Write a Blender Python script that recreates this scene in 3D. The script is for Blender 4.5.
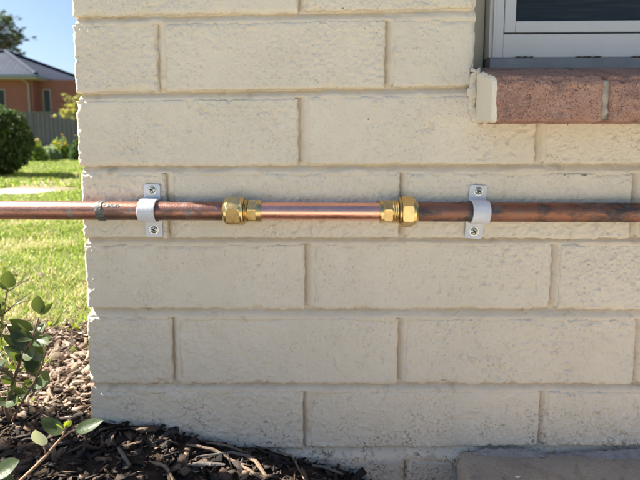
import bpy, math, random
import numpy as np
from mathutils import Vector, Matrix, Euler
random.seed(7); rng = np.random.default_rng(7)
S = bpy.context.scene
for o in list(bpy.data.objects): bpy.data.objects.remove(o)
R = math.radians

# ------------------------------------------------------------------ camera
F, CY = 481.0, 185.0
CAM_D, CAM_H, PITCH, YAW = 0.56, 0.383, R(5.6), R(1.5)
cam = bpy.data.cameras.new('camera'); co = bpy.data.objects.new('camera', cam); S.collection.objects.link(co)
co.location = (0, -CAM_D, CAM_H); co.rotation_euler = (R(90) - PITCH, 0, YAW)
cam.sensor_width = 36; cam.lens = F / 640 * 36; cam.shift_y = -(240 - CY) / 640
cam.clip_start = 0.02; cam.clip_end = 2000
cam.dof.use_dof = True; cam.dof.focus_distance = 0.55; cam.dof.aperture_fstop = 9.0
S.camera = co

# ------------------------------------------------------------------ light
SUN_EL, SUN_BEHIND = R(42), R(8)      # sun low over the left, a little behind the wall
sd = Vector((-math.cos(SUN_EL) * math.cos(SUN_BEHIND), math.cos(SUN_EL) * math.sin(SUN_BEHIND), math.sin(SUN_EL)))
w = bpy.data.worlds.new('World'); S.world = w; w.use_nodes = True
nt = w.node_tree; bg = nt.nodes['Background']
sky = nt.nodes.new('ShaderNodeTexSky'); sky.sky_type = 'NISHITA'; sky.sun_disc = False
sky.sun_elevation = SUN_EL; sky.sun_rotation = math.atan2(sd.x, sd.y)
sky.air_density = 1.0; sky.dust_density = 1.6; sky.ozone_density = 4.0
nt.links.new(sky.outputs[0], bg.inputs[0]); bg.inputs[1].default_value = 0.05
sun = bpy.data.lights.new('sun', 'SUN'); sun.energy = 5.0; sun.angle = R(0.53); sun.color = (1.0, 0.93, 0.82)
so = bpy.data.objects.new('sun', sun); S.collection.objects.link(so); so.rotation_euler = sd.to_track_quat('Z', 'Y').to_euler()
S.view_settings.view_transform = 'Standard'; S.view_settings.look = 'None'; S.view_settings.gamma = 1
S.view_settings.exposure = 1.8
S.cycles.max_bounces = 8; S.cycles.diffuse_bounces = 5

# ------------------------------------------------------------------ where a measured point of the place lies on the plane y = Y
_f = np.array([-math.sin(YAW) * math.cos(PITCH), math.cos(YAW) * math.cos(PITCH), -math.sin(PITCH)])
_r = np.array([math.cos(YAW), math.sin(YAW), 0.0]); _u = np.cross(_r, _f)
def at(u, v, Y):
    D = _f + _r * (u - 320) / F - _u * (v - CY) / F
    return np.array([0, -CAM_D, CAM_H]) + D * ((Y + CAM_D) / D[1])

# ------------------------------------------------------------------ noise
def _h(ix, iy, iz, s):
    n = (ix.astype(np.int64) * 374761393 + iy.astype(np.int64) * 668265263 + iz.astype(np.int64) * 2147483647 + s * 1274126177) & 0xFFFFFFFF
    n = ((n ^ (n >> 13)) * 1274126177) & 0xFFFFFFFF
    n = ((n ^ (n >> 16)) * 2246822519) & 0xFFFFFFFF
    return ((n ^ (n >> 15)) & 0xFFFFFF) / float(0xFFFFFF)
def vn(x, y, z=0.0, s=0):
    x = np.asarray(x, float); y = np.asarray(y, float) + 0 * x; z = np.asarray(z, float) + 0 * x
    ix, iy, iz = np.floor(x), np.floor(y), np.floor(z); fx, fy, fz = x - ix, y - iy, z - iz
    fx, fy, fz = [t * t * (3 - 2 * t) for t in (fx, fy, fz)]
    r = 0
    for a in (0, 1):
        for b in (0, 1):
            for c in (0, 1):
                r = r + _h(ix + a, iy + b, iz + c, s) * (fx if a else 1 - fx) * (fy if b else 1 - fy) * (fz if c else 1 - fz)
    return r
def ss(a, b, x): t = np.clip((x - a) / (b - a), 0, 1); return t * t * (3 - 2 * t)

# ------------------------------------------------------------------ object helpers
COL = S.collection
def mesh(name, V, Fc, mats, smooth=False, mi=None):
    me = bpy.data.meshes.new(name)
    V = np.asarray(V, np.float32)
    if isinstance(Fc, np.ndarray):
        n = Fc.shape[1]; me.vertices.add(len(V)); me.vertices.foreach_set('co', V.ravel())
        me.loops.add(Fc.size); me.loops.foreach_set('vertex_index', Fc.ravel().astype(np.int32))
        me.polygons.add(len(Fc)); me.polygons.foreach_set('loop_start', np.arange(0, Fc.size, n, dtype=np.int32))
        me.update(calc_edges=True)
    else:
        me.from_pydata(V.tolist(), [], Fc); me.update()
    if smooth: me.polygons.foreach_set('use_smooth', [True] * len(me.polygons))
    for m in (mats if isinstance(mats, (list, tuple)) else [mats]): me.materials.append(m)
    if mi is not None: me.polygons.foreach_set('material_index', np.asarray(mi, np.int32))
    return me
def ob(name, me, parent=None, loc=(0, 0, 0), rot=None, kind=None):
    o = bpy.data.objects.new(name, me); COL.objects.link(o)
    if parent: o.parent = parent
    o.location = loc
    if rot is not None: o.rotation_euler = rot
    if kind: o['kind'] = kind
    return o
def tag(o, label, cat, group=None):
    o['label'] = label; o['category'] = cat
    if group: o['group'] = group
    return o
def thing(name, label, cat, loc=(0, 0, 0), group=None):
    o = bpy.data.objects.new(name, None); COL.objects.link(o); o.location = loc; o.empty_display_size = .05
    return tag(o, label, cat, group)
def wob(name, V, Fc, mats, parent=None, smooth=False, kind=None, mi=None, origin=None):
    """mesh given in world coordinates; origin moved to its centre; parent is an unrotated thing or part"""
    V = np.asarray(V, float)
    c = (V.min(0) + V.max(0)) / 2 if origin is None else np.asarray(origin, float)
    base = np.zeros(3); p = parent
    while p: base = base + np.array(p.location); p = p.parent
    return ob(name, mesh(name, V - c, Fc, mats, smooth, mi), parent, tuple(c - base), kind=kind)
def boxv(x0, x1, y0, y1, z0, z1):
    return [(x, y, z) for z in (z0, z1) for x, y in ((x0, y0), (x1, y0), (x1, y1), (x0, y1))]
BF = [(0, 3, 2, 1), (4, 5, 6, 7), (0, 1, 5, 4), (1, 2, 6, 5), (2, 3, 7, 6), (3, 0, 4, 7)]
def box(name, b, mat, parent=None, bevel=0.0, kind=None):
    o = wob(name, boxv(*b), BF, mat, parent, kind=kind)
    if bevel:
        m = o.modifiers.new('bevel', 'BEVEL'); m.width = bevel; m.segments = 2
    return o
def boxes(name, bs, mat, parent=None, kind=None):
    V = []; Fc = []
    for b in bs:
        n = len(V); V += boxv(*b); Fc += [tuple(i + n for i in f) for f in BF]
    return wob(name, V, np.array(Fc), mat, parent, kind=kind)
def gridf(nx, ny):
    i, j = np.meshgrid(np.arange(nx - 1), np.arange(ny - 1), indexing='ij'); a = (i * ny + j).ravel()
    return np.stack([a, a + ny, a + ny + 1, a + 1], 1)
def tube(pts, rad, n=7):
    pts = [Vector(p) for p in pts]; V = []; Fc = []
    for k, p in enumerate(pts):
        t = (pts[min(k + 1, len(pts) - 1)] - pts[max(k - 1, 0)]).normalized()
        a = t.cross(Vector((.13, .93, .31))).normalized(); b = t.cross(a)
        r = rad[k] if hasattr(rad, '__len__') else rad
        for q in range(n):
            th = 2 * math.pi * q / n; V.append(p + a * r * math.cos(th) + b * r * math.sin(th))
    for k in range(len(pts) - 1):
        for q in range(n): Fc.append((k * n + q, k * n + (q + 1) % n, (k + 1) * n + (q + 1) % n, (k + 1) * n + q))
    V.append(pts[0]); V.append(pts[-1]); a, b = len(V) - 2, len(V) - 1
    for q in range(n): Fc.append((a, (q + 1) % n, q, a)[:3]); Fc.append((b, (len(pts) - 1) * n + q, (len(pts) - 1) * n + (q + 1) % n))
    return V, Fc
def merge(parts):
    V = []; Fc = []
    for v, f in parts:
        n = len(V); V += [tuple(p) for p in v]; Fc += [tuple(i + n for i in q) for q in f]
    return V, Fc

# ------------------------------------------------------------------ materials
def mat(name):
    m = bpy.data.materials.new(name); m.use_nodes = True; t = m.node_tree
    return m, t, t.nodes['Principled BSDF'], t.links
def N(t, typ, **k):
    n = t.nodes.new(typ)
    for a, v in k.items():
        if a.startswith('i_'): n.inputs[a[2:].replace('_', ' ')].default_value = v
        else: setattr(n, a, v)
    return n
def pos(t): return N(t, 'ShaderNodeNewGeometry').outputs['Position']
def mapv(t, v, scale):
    m = N(t, 'ShaderNodeMapping'); m.inputs['Scale'].default_value = scale; t.links.new(v, m.inputs[0]); return m.outputs[0]
def noise(t, v, sc, det=3, rough=.55, dist=0):
    n = N(t, 'ShaderNodeTexNoise'); n.inputs['Scale'].default_value = sc; n.inputs['Detail'].default_value = det
    n.inputs['Roughness'].default_value = rough; n.inputs['Distortion'].default_value = dist
    if v is not None: t.links.new(v, n.inputs['Vector'])
    return n.outputs['Fac']
def ramp(t, fac, stops, interp='LINEAR'):
    r = N(t, 'ShaderNodeValToRGB'); e = r.color_ramp; e.interpolation = interp
    while len(e.elements) < len(stops): e.elements.new(.5)
    for q, (p, c) in zip(e.elements, stops):
        q.position = p; q.color = (c, c, c, 1) if not hasattr(c, '__len__') else (*c, 1)
    t.links.new(fac, r.inputs[0]); return r.outputs[0]
def mix(t, fac, a, b, bt='MIX'):
    m = N(t, 'ShaderNodeMix', data_type='RGBA', blend_type=bt)
    for s, v in ((0, fac), (6, a), (7, b)):
        if hasattr(v, 'is_linked'): t.links.new(v, m.inputs[s])
        else: m.inputs[s].default_value = v if s == 0 else (*v, 1)
    return m.outputs[2]
def math_(t, op, a, b=0.0, c=None):
    m = N(t, 'ShaderNodeMath', operation=op)
    for i, v in enumerate((a, b) if c is None else (a, b, c)):
        if hasattr(v, 'is_linked'): t.links.new(v, m.inputs[i])
        else: m.inputs[i].default_value = v
    return m.outputs[0]
def bump(t, bs, h, dist, strength=1.0, prev=None):
    b = N(t, 'ShaderNodeBump'); b.inputs['Distance'].default_value = dist; b.inputs['Strength'].default_value = strength
    t.links.new(h, b.inputs['Height'])
    if prev: t.links.new(prev, b.inputs['Normal'])
    if bs: t.links.new(b.outputs[0], bs.inputs['Normal'])
    return b.outputs[0]
def simple(name, col, rough=.6, metal=0.0, nscale=0, amt=.15, bmp=0.0, bsc=300, spec=.5):
    m, t, b, L = mat(name); b.inputs['Roughness'].default_value = rough; b.inputs['Metallic'].default_value = metal
    b.inputs['Specular IOR Level'].default_value = spec
    if nscale:
        n = noise(t, pos(t), nscale, 5)
        c = mix(t, n, tuple(x * (1 - amt * 2) for x in col), tuple(min(1, x * (1 + amt * 2)) for x in col)); L.new(c, b.inputs['Base Color'])
    else: b.inputs['Base Color'].default_value = (*col, 1)
    if bmp: bump(t, b, noise(t, pos(t), bsc, 4), bmp)
    return m

def paint_material(name, col, moss=False, bs=1.0):
    m, t, b, L = mat(name); P = pos(t)
    b.inputs['Roughness'].default_value = .62; b.inputs['Specular IOR Level'].default_value = .3
    n1 = noise(t, P, 9, 4); n2 = noise(t, P, 60, 4)
    c = mix(t, ramp(t, n1, [(.3, 0), (.7, 1)]), tuple(x * .93 for x in col), tuple(x * 1.04 for x in col))
    c = mix(t, ramp(t, n2, [(.35, .0), (.8, .35)]), c, (col[0] * .84, col[1] * .82, col[2] * .76))
    # tiny specks where the paint missed a pore
    v = N(t, 'ShaderNodeTexVoronoi'); v.inputs['Scale'].default_value = 95; L.new(P, v.inputs['Vector'])
    sp = math_(t, 'MULTIPLY', ramp(t, v.outputs['Distance'], [(.05, 1), (.12, 0)]), ramp(t, noise(t, P, 31, 2), [(.66, 0), (.70, 1)]))
    c = mix(t, sp, c, (.10, .085, .06))
    # splashed soil above the garden bed
    z = N(t, 'ShaderNodeSeparateXYZ'); L.new(P, z.inputs[0])
    low = ramp(t, math_(t, 'MULTIPLY_ADD', z.outputs['Z'], 5.0, .35), [(.28, 1), (.82, 0)])
    spl = ramp(t, noise(t, P, 210, 3, .7), [(.53, 0), (.60, 1)])
    spl = math_(t, 'MULTIPLY', spl, ramp(t, noise(t, P, 34, 3), [(.42, 0), (.62, 1)]))
    c = mix(t, math_(t, 'MULTIPLY', math_(t, 'MULTIPLY', spl, low), .95), c, (.11, .09, .07))
    c = mix(t, math_(t, 'MULTIPLY', low, ramp(t, noise(t, P, 22, 5), [(.38, 0), (.75, .3)])), c, (.60, .52, .41))
    if moss:
        mm = ramp(t, noise(t, P, 45, 4), [(.60, 0), (.72, .4)])
        c = mix(t, mm, c, (.24, .20, .12))
    L.new(c, b.inputs['Base Color'])
    h1 = noise(t, P, 520, 2, .5); 
    vg = N(t, 'ShaderNodeTexVoronoi'); vg.inputs['Scale'].default_value = 360; L.new(P, vg.inputs['Vector'])
    vs = N(t, 'ShaderNodeSeparateColor'); L.new(vg.outputs['Color'], vs.inputs[0])
    grain = math_(t, 'MULTIPLY', ramp(t, vg.outputs['Distance'], [(.1, 1), (.55, 0)]), ramp(t, vs.outputs[0], [(.45, 0), (.9, 1)]))
    h2 = math_(t, 'ADD', grain, math_(t, 'MULTIPLY', ramp(t, noise(t, P, 210, 2, .5), [(.38, 0), (.68, 1)]), .6))
    n = bump(t, None, math_(t, 'MULTIPLY', h2, ramp(t, noise(t, P, 16, 3), [(.35, .25), (.65, 1)])), .0009 * bs, 1.0); bump(t, b, h1, .0004 * bs, .8, n)
    return m
CREAM = (.70, .625, .515)
M_paint = paint_material('cream_masonry_paint', CREAM)
M_mortar = paint_material('cream_painted_mortar', (.69, .60, .48), moss=True, bs=.5)
M_foot = paint_material('soil_stained_footing_paint', (.50, .455, .385), moss=True, bs=1.8)
M_paint_thick = simple('thick_cream_paint', (.70, .63, .48), .5, nscale=80, amt=.04, bmp=.0012, bsc=120)
M_frame = simple('powder_coated_aluminium', (.49, .485, .50), .38, 0, 25, .03, .0003, 60)
M_lining = simple('cream_reveal', (.40, .37, .31), .6, 0, 30, .08, .0008, 90)
M_flash = simple('blue_grey_flashing', (.17, .175, .20), .35, .3, 40, .15, .001, 90)
M_glass = simple('window_glass', (.018, .02, .02), .05, 0, spec=.3)
_t = M_glass.node_tree; _n = noise(_t, mapv(_t, pos(_t), (3, 3, 60)), 6, 4)
_t.links.new(mix(_t, ramp(_t, _n, [(.45, 0), (.75, 1)]), (.012, .015, .017), (.03, .034, .034)), _t.nodes['Principled BSDF'].inputs['Base Color'])  # faint streaks of reflection mixed into the glass colour
M_rubber = simple('black_gasket', (.03, .03, .03), .7)
M_dirt_dark = simple('dark_debris', (.14, .125, .11), .9, 0, 200, .4)
M_dark = simple('dark_interior', (.03, .03, .03), .9)
M_clip = simple('pale_coated_steel', (.60, .61, .66), .42, .0, 70, .13, .0004, 260)
M_steel = simple('zinc_screw', (.52, .52, .50), .28, 1.0, 300, .15)
M_slot = simple('screw_recess', (.03, .03, .03), .6)
M_bluecement = simple('blue_grey_cement', (.33, .29, .27), .85, 0, 130, .25, .003, 170)

def red_brick(name, a, b_, c_, paint_x=None):
    m, t, b, L = mat(name); P = pos(t); b.inputs['Roughness'].default_value = .85
    v = N(t, 'ShaderNodeTexVoronoi'); v.inputs['Scale'].default_value = 760; L.new(P, v.inputs['Vector'])
    sep = N(t, 'ShaderNodeSeparateColor'); L.new(v.outputs['Color'], sep.inputs[0])
    c = mix(t, ramp(t, noise(t, P, 26, 4), [(.35, 0), (.65, 1)]), a, b_)
    c = mix(t, ramp(t, noise(t, P, 60, 4), [(.5, 0), (.70, .65)]), c, (.20, .135, .125))
    c = mix(t, ramp(t, sep.outputs[0], [(.80, 0), (.95, .55)]), c, c_)
    c = mix(t, ramp(t, sep.outputs[1], [(.78, 0), (.92, .7)]), c, (.12, .055, .04))
    if paint_x is not None:   # cream paint ragged over the first brick's arris, brightened for light from the left
        s_ = N(t, 'ShaderNodeSeparateXYZ'); L.new(P, s_.inputs[0])
        e_ = math_(t, 'MULTIPLY_ADD', noise(t, P, 110, 2, .5), -.0045, s_.outputs[0])
        c = mix(t, ramp(t, math_(t, 'MULTIPLY', math_(t, 'SUBTRACT', e_, paint_x + .0014), 400), [(0, 1), (.25, 0)]), c, (.90, .82, .66))
    L.new(c, b.inputs['Base Color'])
    n = bump(t, None, sep.outputs[2], .0012, .7); bump(t, b, noise(t, P, 380, 5, .7), .0022, .9, n)
    return m
M_sill = red_brick('red_speckled_sill_brick', (.37, .19, .14), (.47, .27, .20), (.56, .40, .31))
M_sillp = red_brick('red_sill_brick_with_painted_end', (.37, .19, .14), (.47, .27, .20), (.56, .40, .31), at(492.5, 100, -.060)[0])
M_silljoint = simple('grey_sill_mortar', (.42, .38, .31), .9, 0, 120, .2, .002, 200)

def copper_old(name, base, dark, green, dull, rough=.38, x_bias=0.0, metal=.85):
    m, t, b, L = mat(name); P = pos(t); b.inputs['Metallic'].default_value = metal
    Q = mapv(t, P, (.45, 1, 1)); Q2 = mapv(t, P, (1.0, 1, 1))
    c = mix(t, ramp(t, noise(t, Q, 30, 5), [(.32, 0), (.62, 1)]), base, dull)
    d = ramp(t, noise(t, Q, 46, 6, .65, .4), [(.50 - x_bias, 0), (.62 - x_bias, 1)])
    c = mix(t, d, c, dark)
    g = ramp(t, noise(t, Q2, 75, 6, .7), [(.54, 0), (.66, .75)])
    c = mix(t, g, c, green)
    s = ramp(t, noise(t, P, 650, 3, .7), [(.58, 0), (.70, .6)])
    c = mix(t, s, c, tuple(x * .45 for x in base))
    L.new(c, b.inputs['Base Color'])
    L.new(ramp(t, math_(t, 'ADD', math_(t, 'MULTIPLY', d, .5), math_(t, 'MULTIPLY', g, .5)), [(0, rough), (1, min(1, rough + .25))]), b.inputs['Roughness'])
    bump(t, b, noise(t, P, 500, 5), .0004, .7)
    return m
M_cu_left = copper_old('tarnished_copper_reddish', (.46, .24, .18), (.20, .12, .10), (.27, .27, .25), (.34, .17, .13), .40)
M_cu_mid = copper_old('tarnished_copper_brown', (.42, .22, .16), (.17, .105, .09), (.24, .24, .24), (.28, .14, .105), .36)
M_cu_right = copper_old('dark_oxidised_copper', (.25, .125, .09), (.075, .065, .065), (.16, .18, .18), (.30, .13, .075), .48, .03, .65)
def metal(name, col, rough, bmp=.0001, nsc=200, amt=.12):
    m, t, b, L = mat(name); P = pos(t); b.inputs['Metallic'].default_value = 1
    n = noise(t, mapv(t, P, (1, 1, 1)), nsc, 4)
    L.new(mix(t, n, tuple(x * (1 - amt) for x in col), tuple(min(1, x * (1 + amt)) for x in col)), b.inputs['Base Color'])
    L.new(ramp(t, noise(t, P, 90, 4), [(.3, rough * .8), (.7, rough * 1.3)]), b.inputs['Roughness'])
    bump(t, b, noise(t, mapv(t, P, (.15, 1, 1)), 900, 3), bmp); return m
M_cu_new = metal('new_bright_copper', (1.0, .50, .38), .28, .00003, 60, .05)
M_brass = metal('brass', (.70, .52, .24), .27, .00002, 160, .16)
M_solder = simple('grey_solder', (.13, .13, .125), .55, .5, 300, .35, .0008, 400)

def concrete(name, a, b_, bs_=1.0):
    m, t, b, L = mat(name); P = pos(t); b.inputs['Roughness'].default_value = .88
    c = mix(t, ramp(t, noise(t, P, 11, 5), [(.35, 0), (.68, 1)]), a, b_)
    c = mix(t, ramp(t, noise(t, P, 300, 4, .7), [(.52, 0), (.75, .6)]), c, tuple(x * .55 for x in a))
    c = mix(t, ramp(t, noise(t, P, 420, 3, .7), [(.68, 0), (.74, .5)]), c, (.62, .57, .50))
    L.new(c, b.inputs['Base Color']); bump(t, b, noise(t, P, 260, 5, .7), .0016 * bs_); return m
M_slab = concrete('brown_grey_concrete', (.40, .33, .255), (.50, .42, .33), 2.2)

def vcol(name, rough=.8, trans=0.0, spec=.3, bmp=None, objinfo=False):
    """colour comes from a per-piece colour attribute (each chip, blade or leaf has a colour of its own)"""
    m, t, b, L = mat(name); b.inputs['Roughness'].default_value = rough; b.inputs['Specular IOR Level'].default_value = spec
    a = N(t, 'ShaderNodeVertexColor'); a.layer_name = 'tone'; L.new(a.outputs[0], b.inputs['Base Color'])
    if bmp: bump(t, b, noise(t, mapv(t, pos(t), (1, 1, 1)), bmp[0], 4), bmp[1])
    if trans:
        out = t.nodes['Material Output']; tr = N(t, 'ShaderNodeBsdfTranslucent'); mx = N(t, 'ShaderNodeMixShader'); mx.inputs[0].default_value = trans
        g = N(t, 'ShaderNodeHueSaturation'); g.inputs['Value'].default_value = 1.5; g.inputs['Saturation'].default_value = 1.1; g.inputs['Hue'].default_value = .49
        L.new(a.outputs[0], g.inputs['Color']); L.new(g.outputs[0], tr.inputs[0])
        L.new(b.outputs[0], mx.inputs[1]); L.new(tr.outputs[0], mx.inputs[2]); L.new(mx.outputs[0], out.inputs[0])
    return m
def tone(me, cols):
    a = me.color_attributes.new('tone', 'FLOAT_COLOR', 'POINT')
    c = np.ones((len(me.vertices), 4), np.float32); c[:, :3] = cols; a.data.foreach_set('color', c.ravel())
M_chip = vcol('bark_mulch', .9, 0, .25, (240, .002))
M_blade = vcol('grass_blades', .6, .45, .3)
M_foliage = vcol('foliage', .5, .4, .4)
M_flower = vcol('petals', .6, .4)
def leafmat(name, col, under, rough=.42):
    m, t, b, L = mat(name); P = pos(t); out = t.nodes['Material Output']
    g = N(t, 'ShaderNodeNewGeometry'); n = noise(t, P, 160, 3)
    oi = N(t, 'ShaderNodeObjectInfo')
    c = mix(t, n, tuple(x * .75 for x in col), tuple(x * 1.3 for x in col))
    c = mix(t, oi.outputs['Random'], c, tuple(x * f for x, f in zip(col, (1.5, 1.25, .9))))
    c2 = mix(t, g.outputs['Backfacing'], c, under); L.new(c2, b.inputs['Base Color'])
    b.inputs['Roughness'].default_value = rough; b.inputs['Specular IOR Level'].default_value = .3; bump(t, b, n, .0006)
    tr = N(t, 'ShaderNodeBsdfTranslucent'); tr.inputs[0].default_value = (col[0] * 2.2, col[1] * 2.0, col[2] * .8, 1)
    mx = N(t, 'ShaderNodeMixShader'); mx.inputs[0].default_value = .3
    L.new(b.outputs[0], mx.inputs[1]); L.new(tr.outputs[0], mx.inputs[2]); L.new(mx.outputs[0], out.inputs[0]); return m
M_leaf = leafmat('glossy_green_leaf', (.058, .088, .030), (.07, .10, .045))
M_leaf_glare = leafmat('sun_whitened_leaf', (.45, .50, .50), (.45, .50, .50), .3)  # colour whitened to carry the sun's reflection off this leaf
M_leaf_new = leafmat('fresh_yellow_leaf', (.22, .30, .04), (.2, .28, .06))
M_stem = simple('brown_stem', (.17, .11, .075), .7, 0, 300, .3, .0006, 500)
M_stem_red = simple('reddish_shoot', (.34, .21, .13), .6, 0, 300, .25, .0005, 500)
M_stick = simple('pale_dry_stick', (.22, .155, .105), .85, 0, 250, .35, .001, 350)
M_stick_grey = simple('grey_weathered_wood', (.14, .125, .11), .85, 0, 250, .3, .0012, 350)
M_bark = simple('tree_bark', (.20, .16, .12), .9, 0, 12, .3)

# ground: one sheet, soil near the wall, lawn beyond
def ground_material():
    m, t, b, L = mat('ground_soil_and_lawn'); P = pos(t); b.inputs['Roughness'].default_value = .95; b.inputs['Specular IOR Level'].default_value = .1
    a = N(t, 'ShaderNodeVertexColor'); a.layer_name = 'tone'; sp = N(t, 'ShaderNodeSeparateColor'); L.new(a.outputs[0], sp.inputs[0])
    soil = mix(t, noise(t, P, 45, 6, .7), (.045, .032, .024), (.13, .095, .072))
    g1 = ramp(t, noise(t, P, 1.6, 5, .6), [(.35, 0), (.65, 1)])
    lawn = mix(t, g1, (.18, .24, .045), (.27, .32, .07))
    lawn = mix(t, ramp(t, noise(t, P, 14, 6, .7), [(.4, 0), (.7, .6)]), lawn, (.27, .25, .11))
    lawn = mix(t, ramp(t, noise(t, P, 90, 4, .7), [(.42, .5), (.6, 0)]), lawn, (.075, .10, .025))
    bare = mix(t, noise(t, P, 25, 6, .7), (.26, .21, .15), (.40, .34, .25))
    c = mix(t, sp.outputs[0], soil, lawn); c = mix(t, sp.outputs[1], c, bare); L.new(c, b.inputs['Base Color'])
    bump(t, b, noise(t, P, 120, 6, .75), .012)
    return m
M_ground = ground_material()

# ================================================================== THE GROUND
def wallz(x):    # height at which the bed meets the wall
    return np.interp(x, [-.8, -.295, -.16, -.07, .03, .12, .17, 3], [.03, .028, .006, -.004, -.030, -.085, -.10, -.06])
BUILD_X0 = at(90, 400, 0)[0]
def gh(x, y):
    x = np.asarray(x, float); y = np.asarray(y, float)
    near = np.exp(-(np.maximum(0, -y) / .35) ** 2) * np.where(y > 0, np.exp(-(y / .5) ** 2), 1.0)
    base = -.012 + 0 * x
    z = base + (wallz(x) - base) * near
    z = z + (vn(x * 9, y * 9, 0, 3) - .5) * .018 * np.exp(-((x ** 2 + y ** 2) / 4)) + (vn(x * .6, y * .6, 0, 4) - .5) * .05 * ss(1, 4, np.hypot(x, y))
    return z
BED_Y = .34   # the bed runs this far back along the side wall before lawn takes over
def lawn_mask(x, y):
    wob_ = (vn(np.asarray(x) * 13, np.asarray(y) * 13, 0, 9) - .5) * .34 + (vn(np.asarray(x) * 40, np.asarray(y) * 40, 0, 8) - .5) * .12
    a = ss(BED_Y - .10, BED_Y + .07, y + wob_) * (np.asarray(x) < .1)
    b = ss(.62, .75, -(np.asarray(y)) + wob_)
    c = ss(.95, 1.1, -np.asarray(x) + wob_)
    return np.clip(a + b + c, 0, 1)
def bare_mask(x, y):   # a worn track across the lawn
    xc = -2.2 - .18 * (y - 2.7)
    n = (vn(x * 2.5, y * 2.5, 0, 12) - .5) * .22 + (vn(x * 9, y * 9, 0, 13) - .5) * .14
    return 1 - ss(.13, .27, np.abs(x - xc) + n) * 1.0 - (1 - ss(2.2, 2.6, y)) * ss(.13, .27, .27 + 0 * x) * (np.abs(x - xc) + n < .27) * 1.0
def build_ground():
    def axis(lo, hi):
        a = list(np.arange(-1.1, .8, .012)); s = .014
        while a[-1] < hi: s *= 1.07; a.append(a[-1] + s)
        s = .014; b = []
        while (b[-1] if b else -1.1) > lo: s *= 1.07; b.append((b[-1] if b else -1.1) - s)
        return np.array(b[::-1] + a)
    X = axis(-600, 600); Y = axis(-600, 900)
    GX, GY = np.meshgrid(X, Y, indexing='ij'); Z = gh(GX.ravel(), GY.ravel())
    V = np.stack([GX.ravel(), GY.ravel(), Z], 1)
    o = wob('ground', V, gridf(len(X), len(Y)), M_ground, smooth=True, kind='structure', origin=(0, 0, 0))
    x, y = V[:, 0], V[:, 1]; c = np.zeros((len(V), 3)); c[:, 0] = lawn_mask(x, y); c[:, 1] = np.clip(bare_mask(x, y), 0, 1) * (y < 12); tone(o.data, c)
build_ground()
X_, Y_ = np.meshgrid(np.linspace(-2.5, 6, 60), np.linspace(-3.4, -.50, 26), indexing='ij'); xx, yy = X_.ravel(), Y_.ravel()
tv = np.stack([xx, yy, gh(xx, yy) * 0 + .004 + (vn(xx * 3, yy * 3, 0, 6) - .5) * .004], 1)
_v = np.concatenate([tv, tv - np.array([0, 0, .12])]); _g = gridf(60, 26); _id = np.arange(60 * 26).reshape(60, 26)
_ring = np.concatenate([_id[:, 0], _id[-1, 1:], _id[-2::-1, -1], _id[0, -2:0:-1]]); _j = np.roll(_ring, -1)
wob('path', _v, np.concatenate([_g, np.stack([_ring, _ring + 1560, _j + 1560, _j], 1)]), concrete('pale_bounce_concrete', (.47, .45, .40), (.55, .53, .47)), smooth=False, kind='structure')  # unseen paving added to bounce sunlight onto the wall

# ================================================================== THE CREAM BRICK HOUSE
house = thing('brick_house', 'cream painted brick house wall with window sill, filling most of the view', 'house', (BUILD_X0, 0, 0))
XC = BUILD_X0
# measured course lines: (pixel row at u=90, pixel row at u=600) for the top and the bottom of each course
rows = [(-54, -66, 15.5, 6), (25, 16, 93, 83.5), (100.5, 93.5, 165.5, 164), (174, 172.5, 238, 238.5),
        (244.5, 244, 309, 310), (317.5, 319.5, 384, 385), (392, 392, 451, 446.5)]
courses = []
for a, b, c, d in rows:
    p = [at(90, a, 0), at(600, b, 0), at(90, c, 0), at(600, d, 0)]
    courses.append([p[0][2], p[1][2], p[2][2], p[3][2]])
XA, XB = at(90, 200, 0)[0], at(600, 200, 0)[0]
courses.append([at(300, 459, 0)[2]] * 2 + [at(300, 459, 0)[2] - .076] * 2)
t0 = courses[0]
def zl(a, b, x): return a + (b - a) * np.clip((np.asarray(x) - XA) / (XB - XA), -.1, 1.15)
def px(u, v): return at(u, v, 0)[0]
# bricks per course in view: list of (left, right) pixel columns
XR = 1.05
lay = {0: [(70.5, 298), (306, 474)], 1: [(73.5, 157), (165, 385), (393, 474.5)],
       2: [(76.5, 298), (308, 536), (545, 775)], 3: [(82, 166), (173, 399.5), (406.5, 632), (640, 870)],
       4: [(85.5, 304.5), (313, 551.5), (559, 790)], 5: [(88, 171.5), (178.5, 398), (405, 636), (643.5, 872)],
       6: [(90.5, 303), (309.5, 540), (547, 778)], 7: [(90.5, 180), (187, 404), (411, 640)]}
WIN_X0 = px(474, 40); WIN_W = 1.21; WIN_Z0 = .415
def surf(x, z, k, amp=1.0):
    """relief of the painted face, metres outwards"""
    d = (vn(x * 32, z * 32, k, 21) - .5) * .0007 + (vn(x * 110, z * 110, k, 22) - .5) * .0003 * amp
    n = vn(x * 300, z * 300, k, 23); d += (ss(.35, .75, n) - .4) * .00055 * amp
    d += (vn(x * 470, z * 470, k, 24) - .5) * .0006 * amp
    pit = ss(.74, .84, vn(x * 150 + 7, z * 150, k, 25)) * ss(.45, .7, vn(x * 25, z * 25, k, 26)); d -= pit * .0016
    crumb = ss(.74, .86, vn(x * 230 + 3, z * 230, k, 27)) * ss(.35, .6, vn(x * 18, z * 18, k, 28)); d += crumb * .0015
    return d
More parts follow.
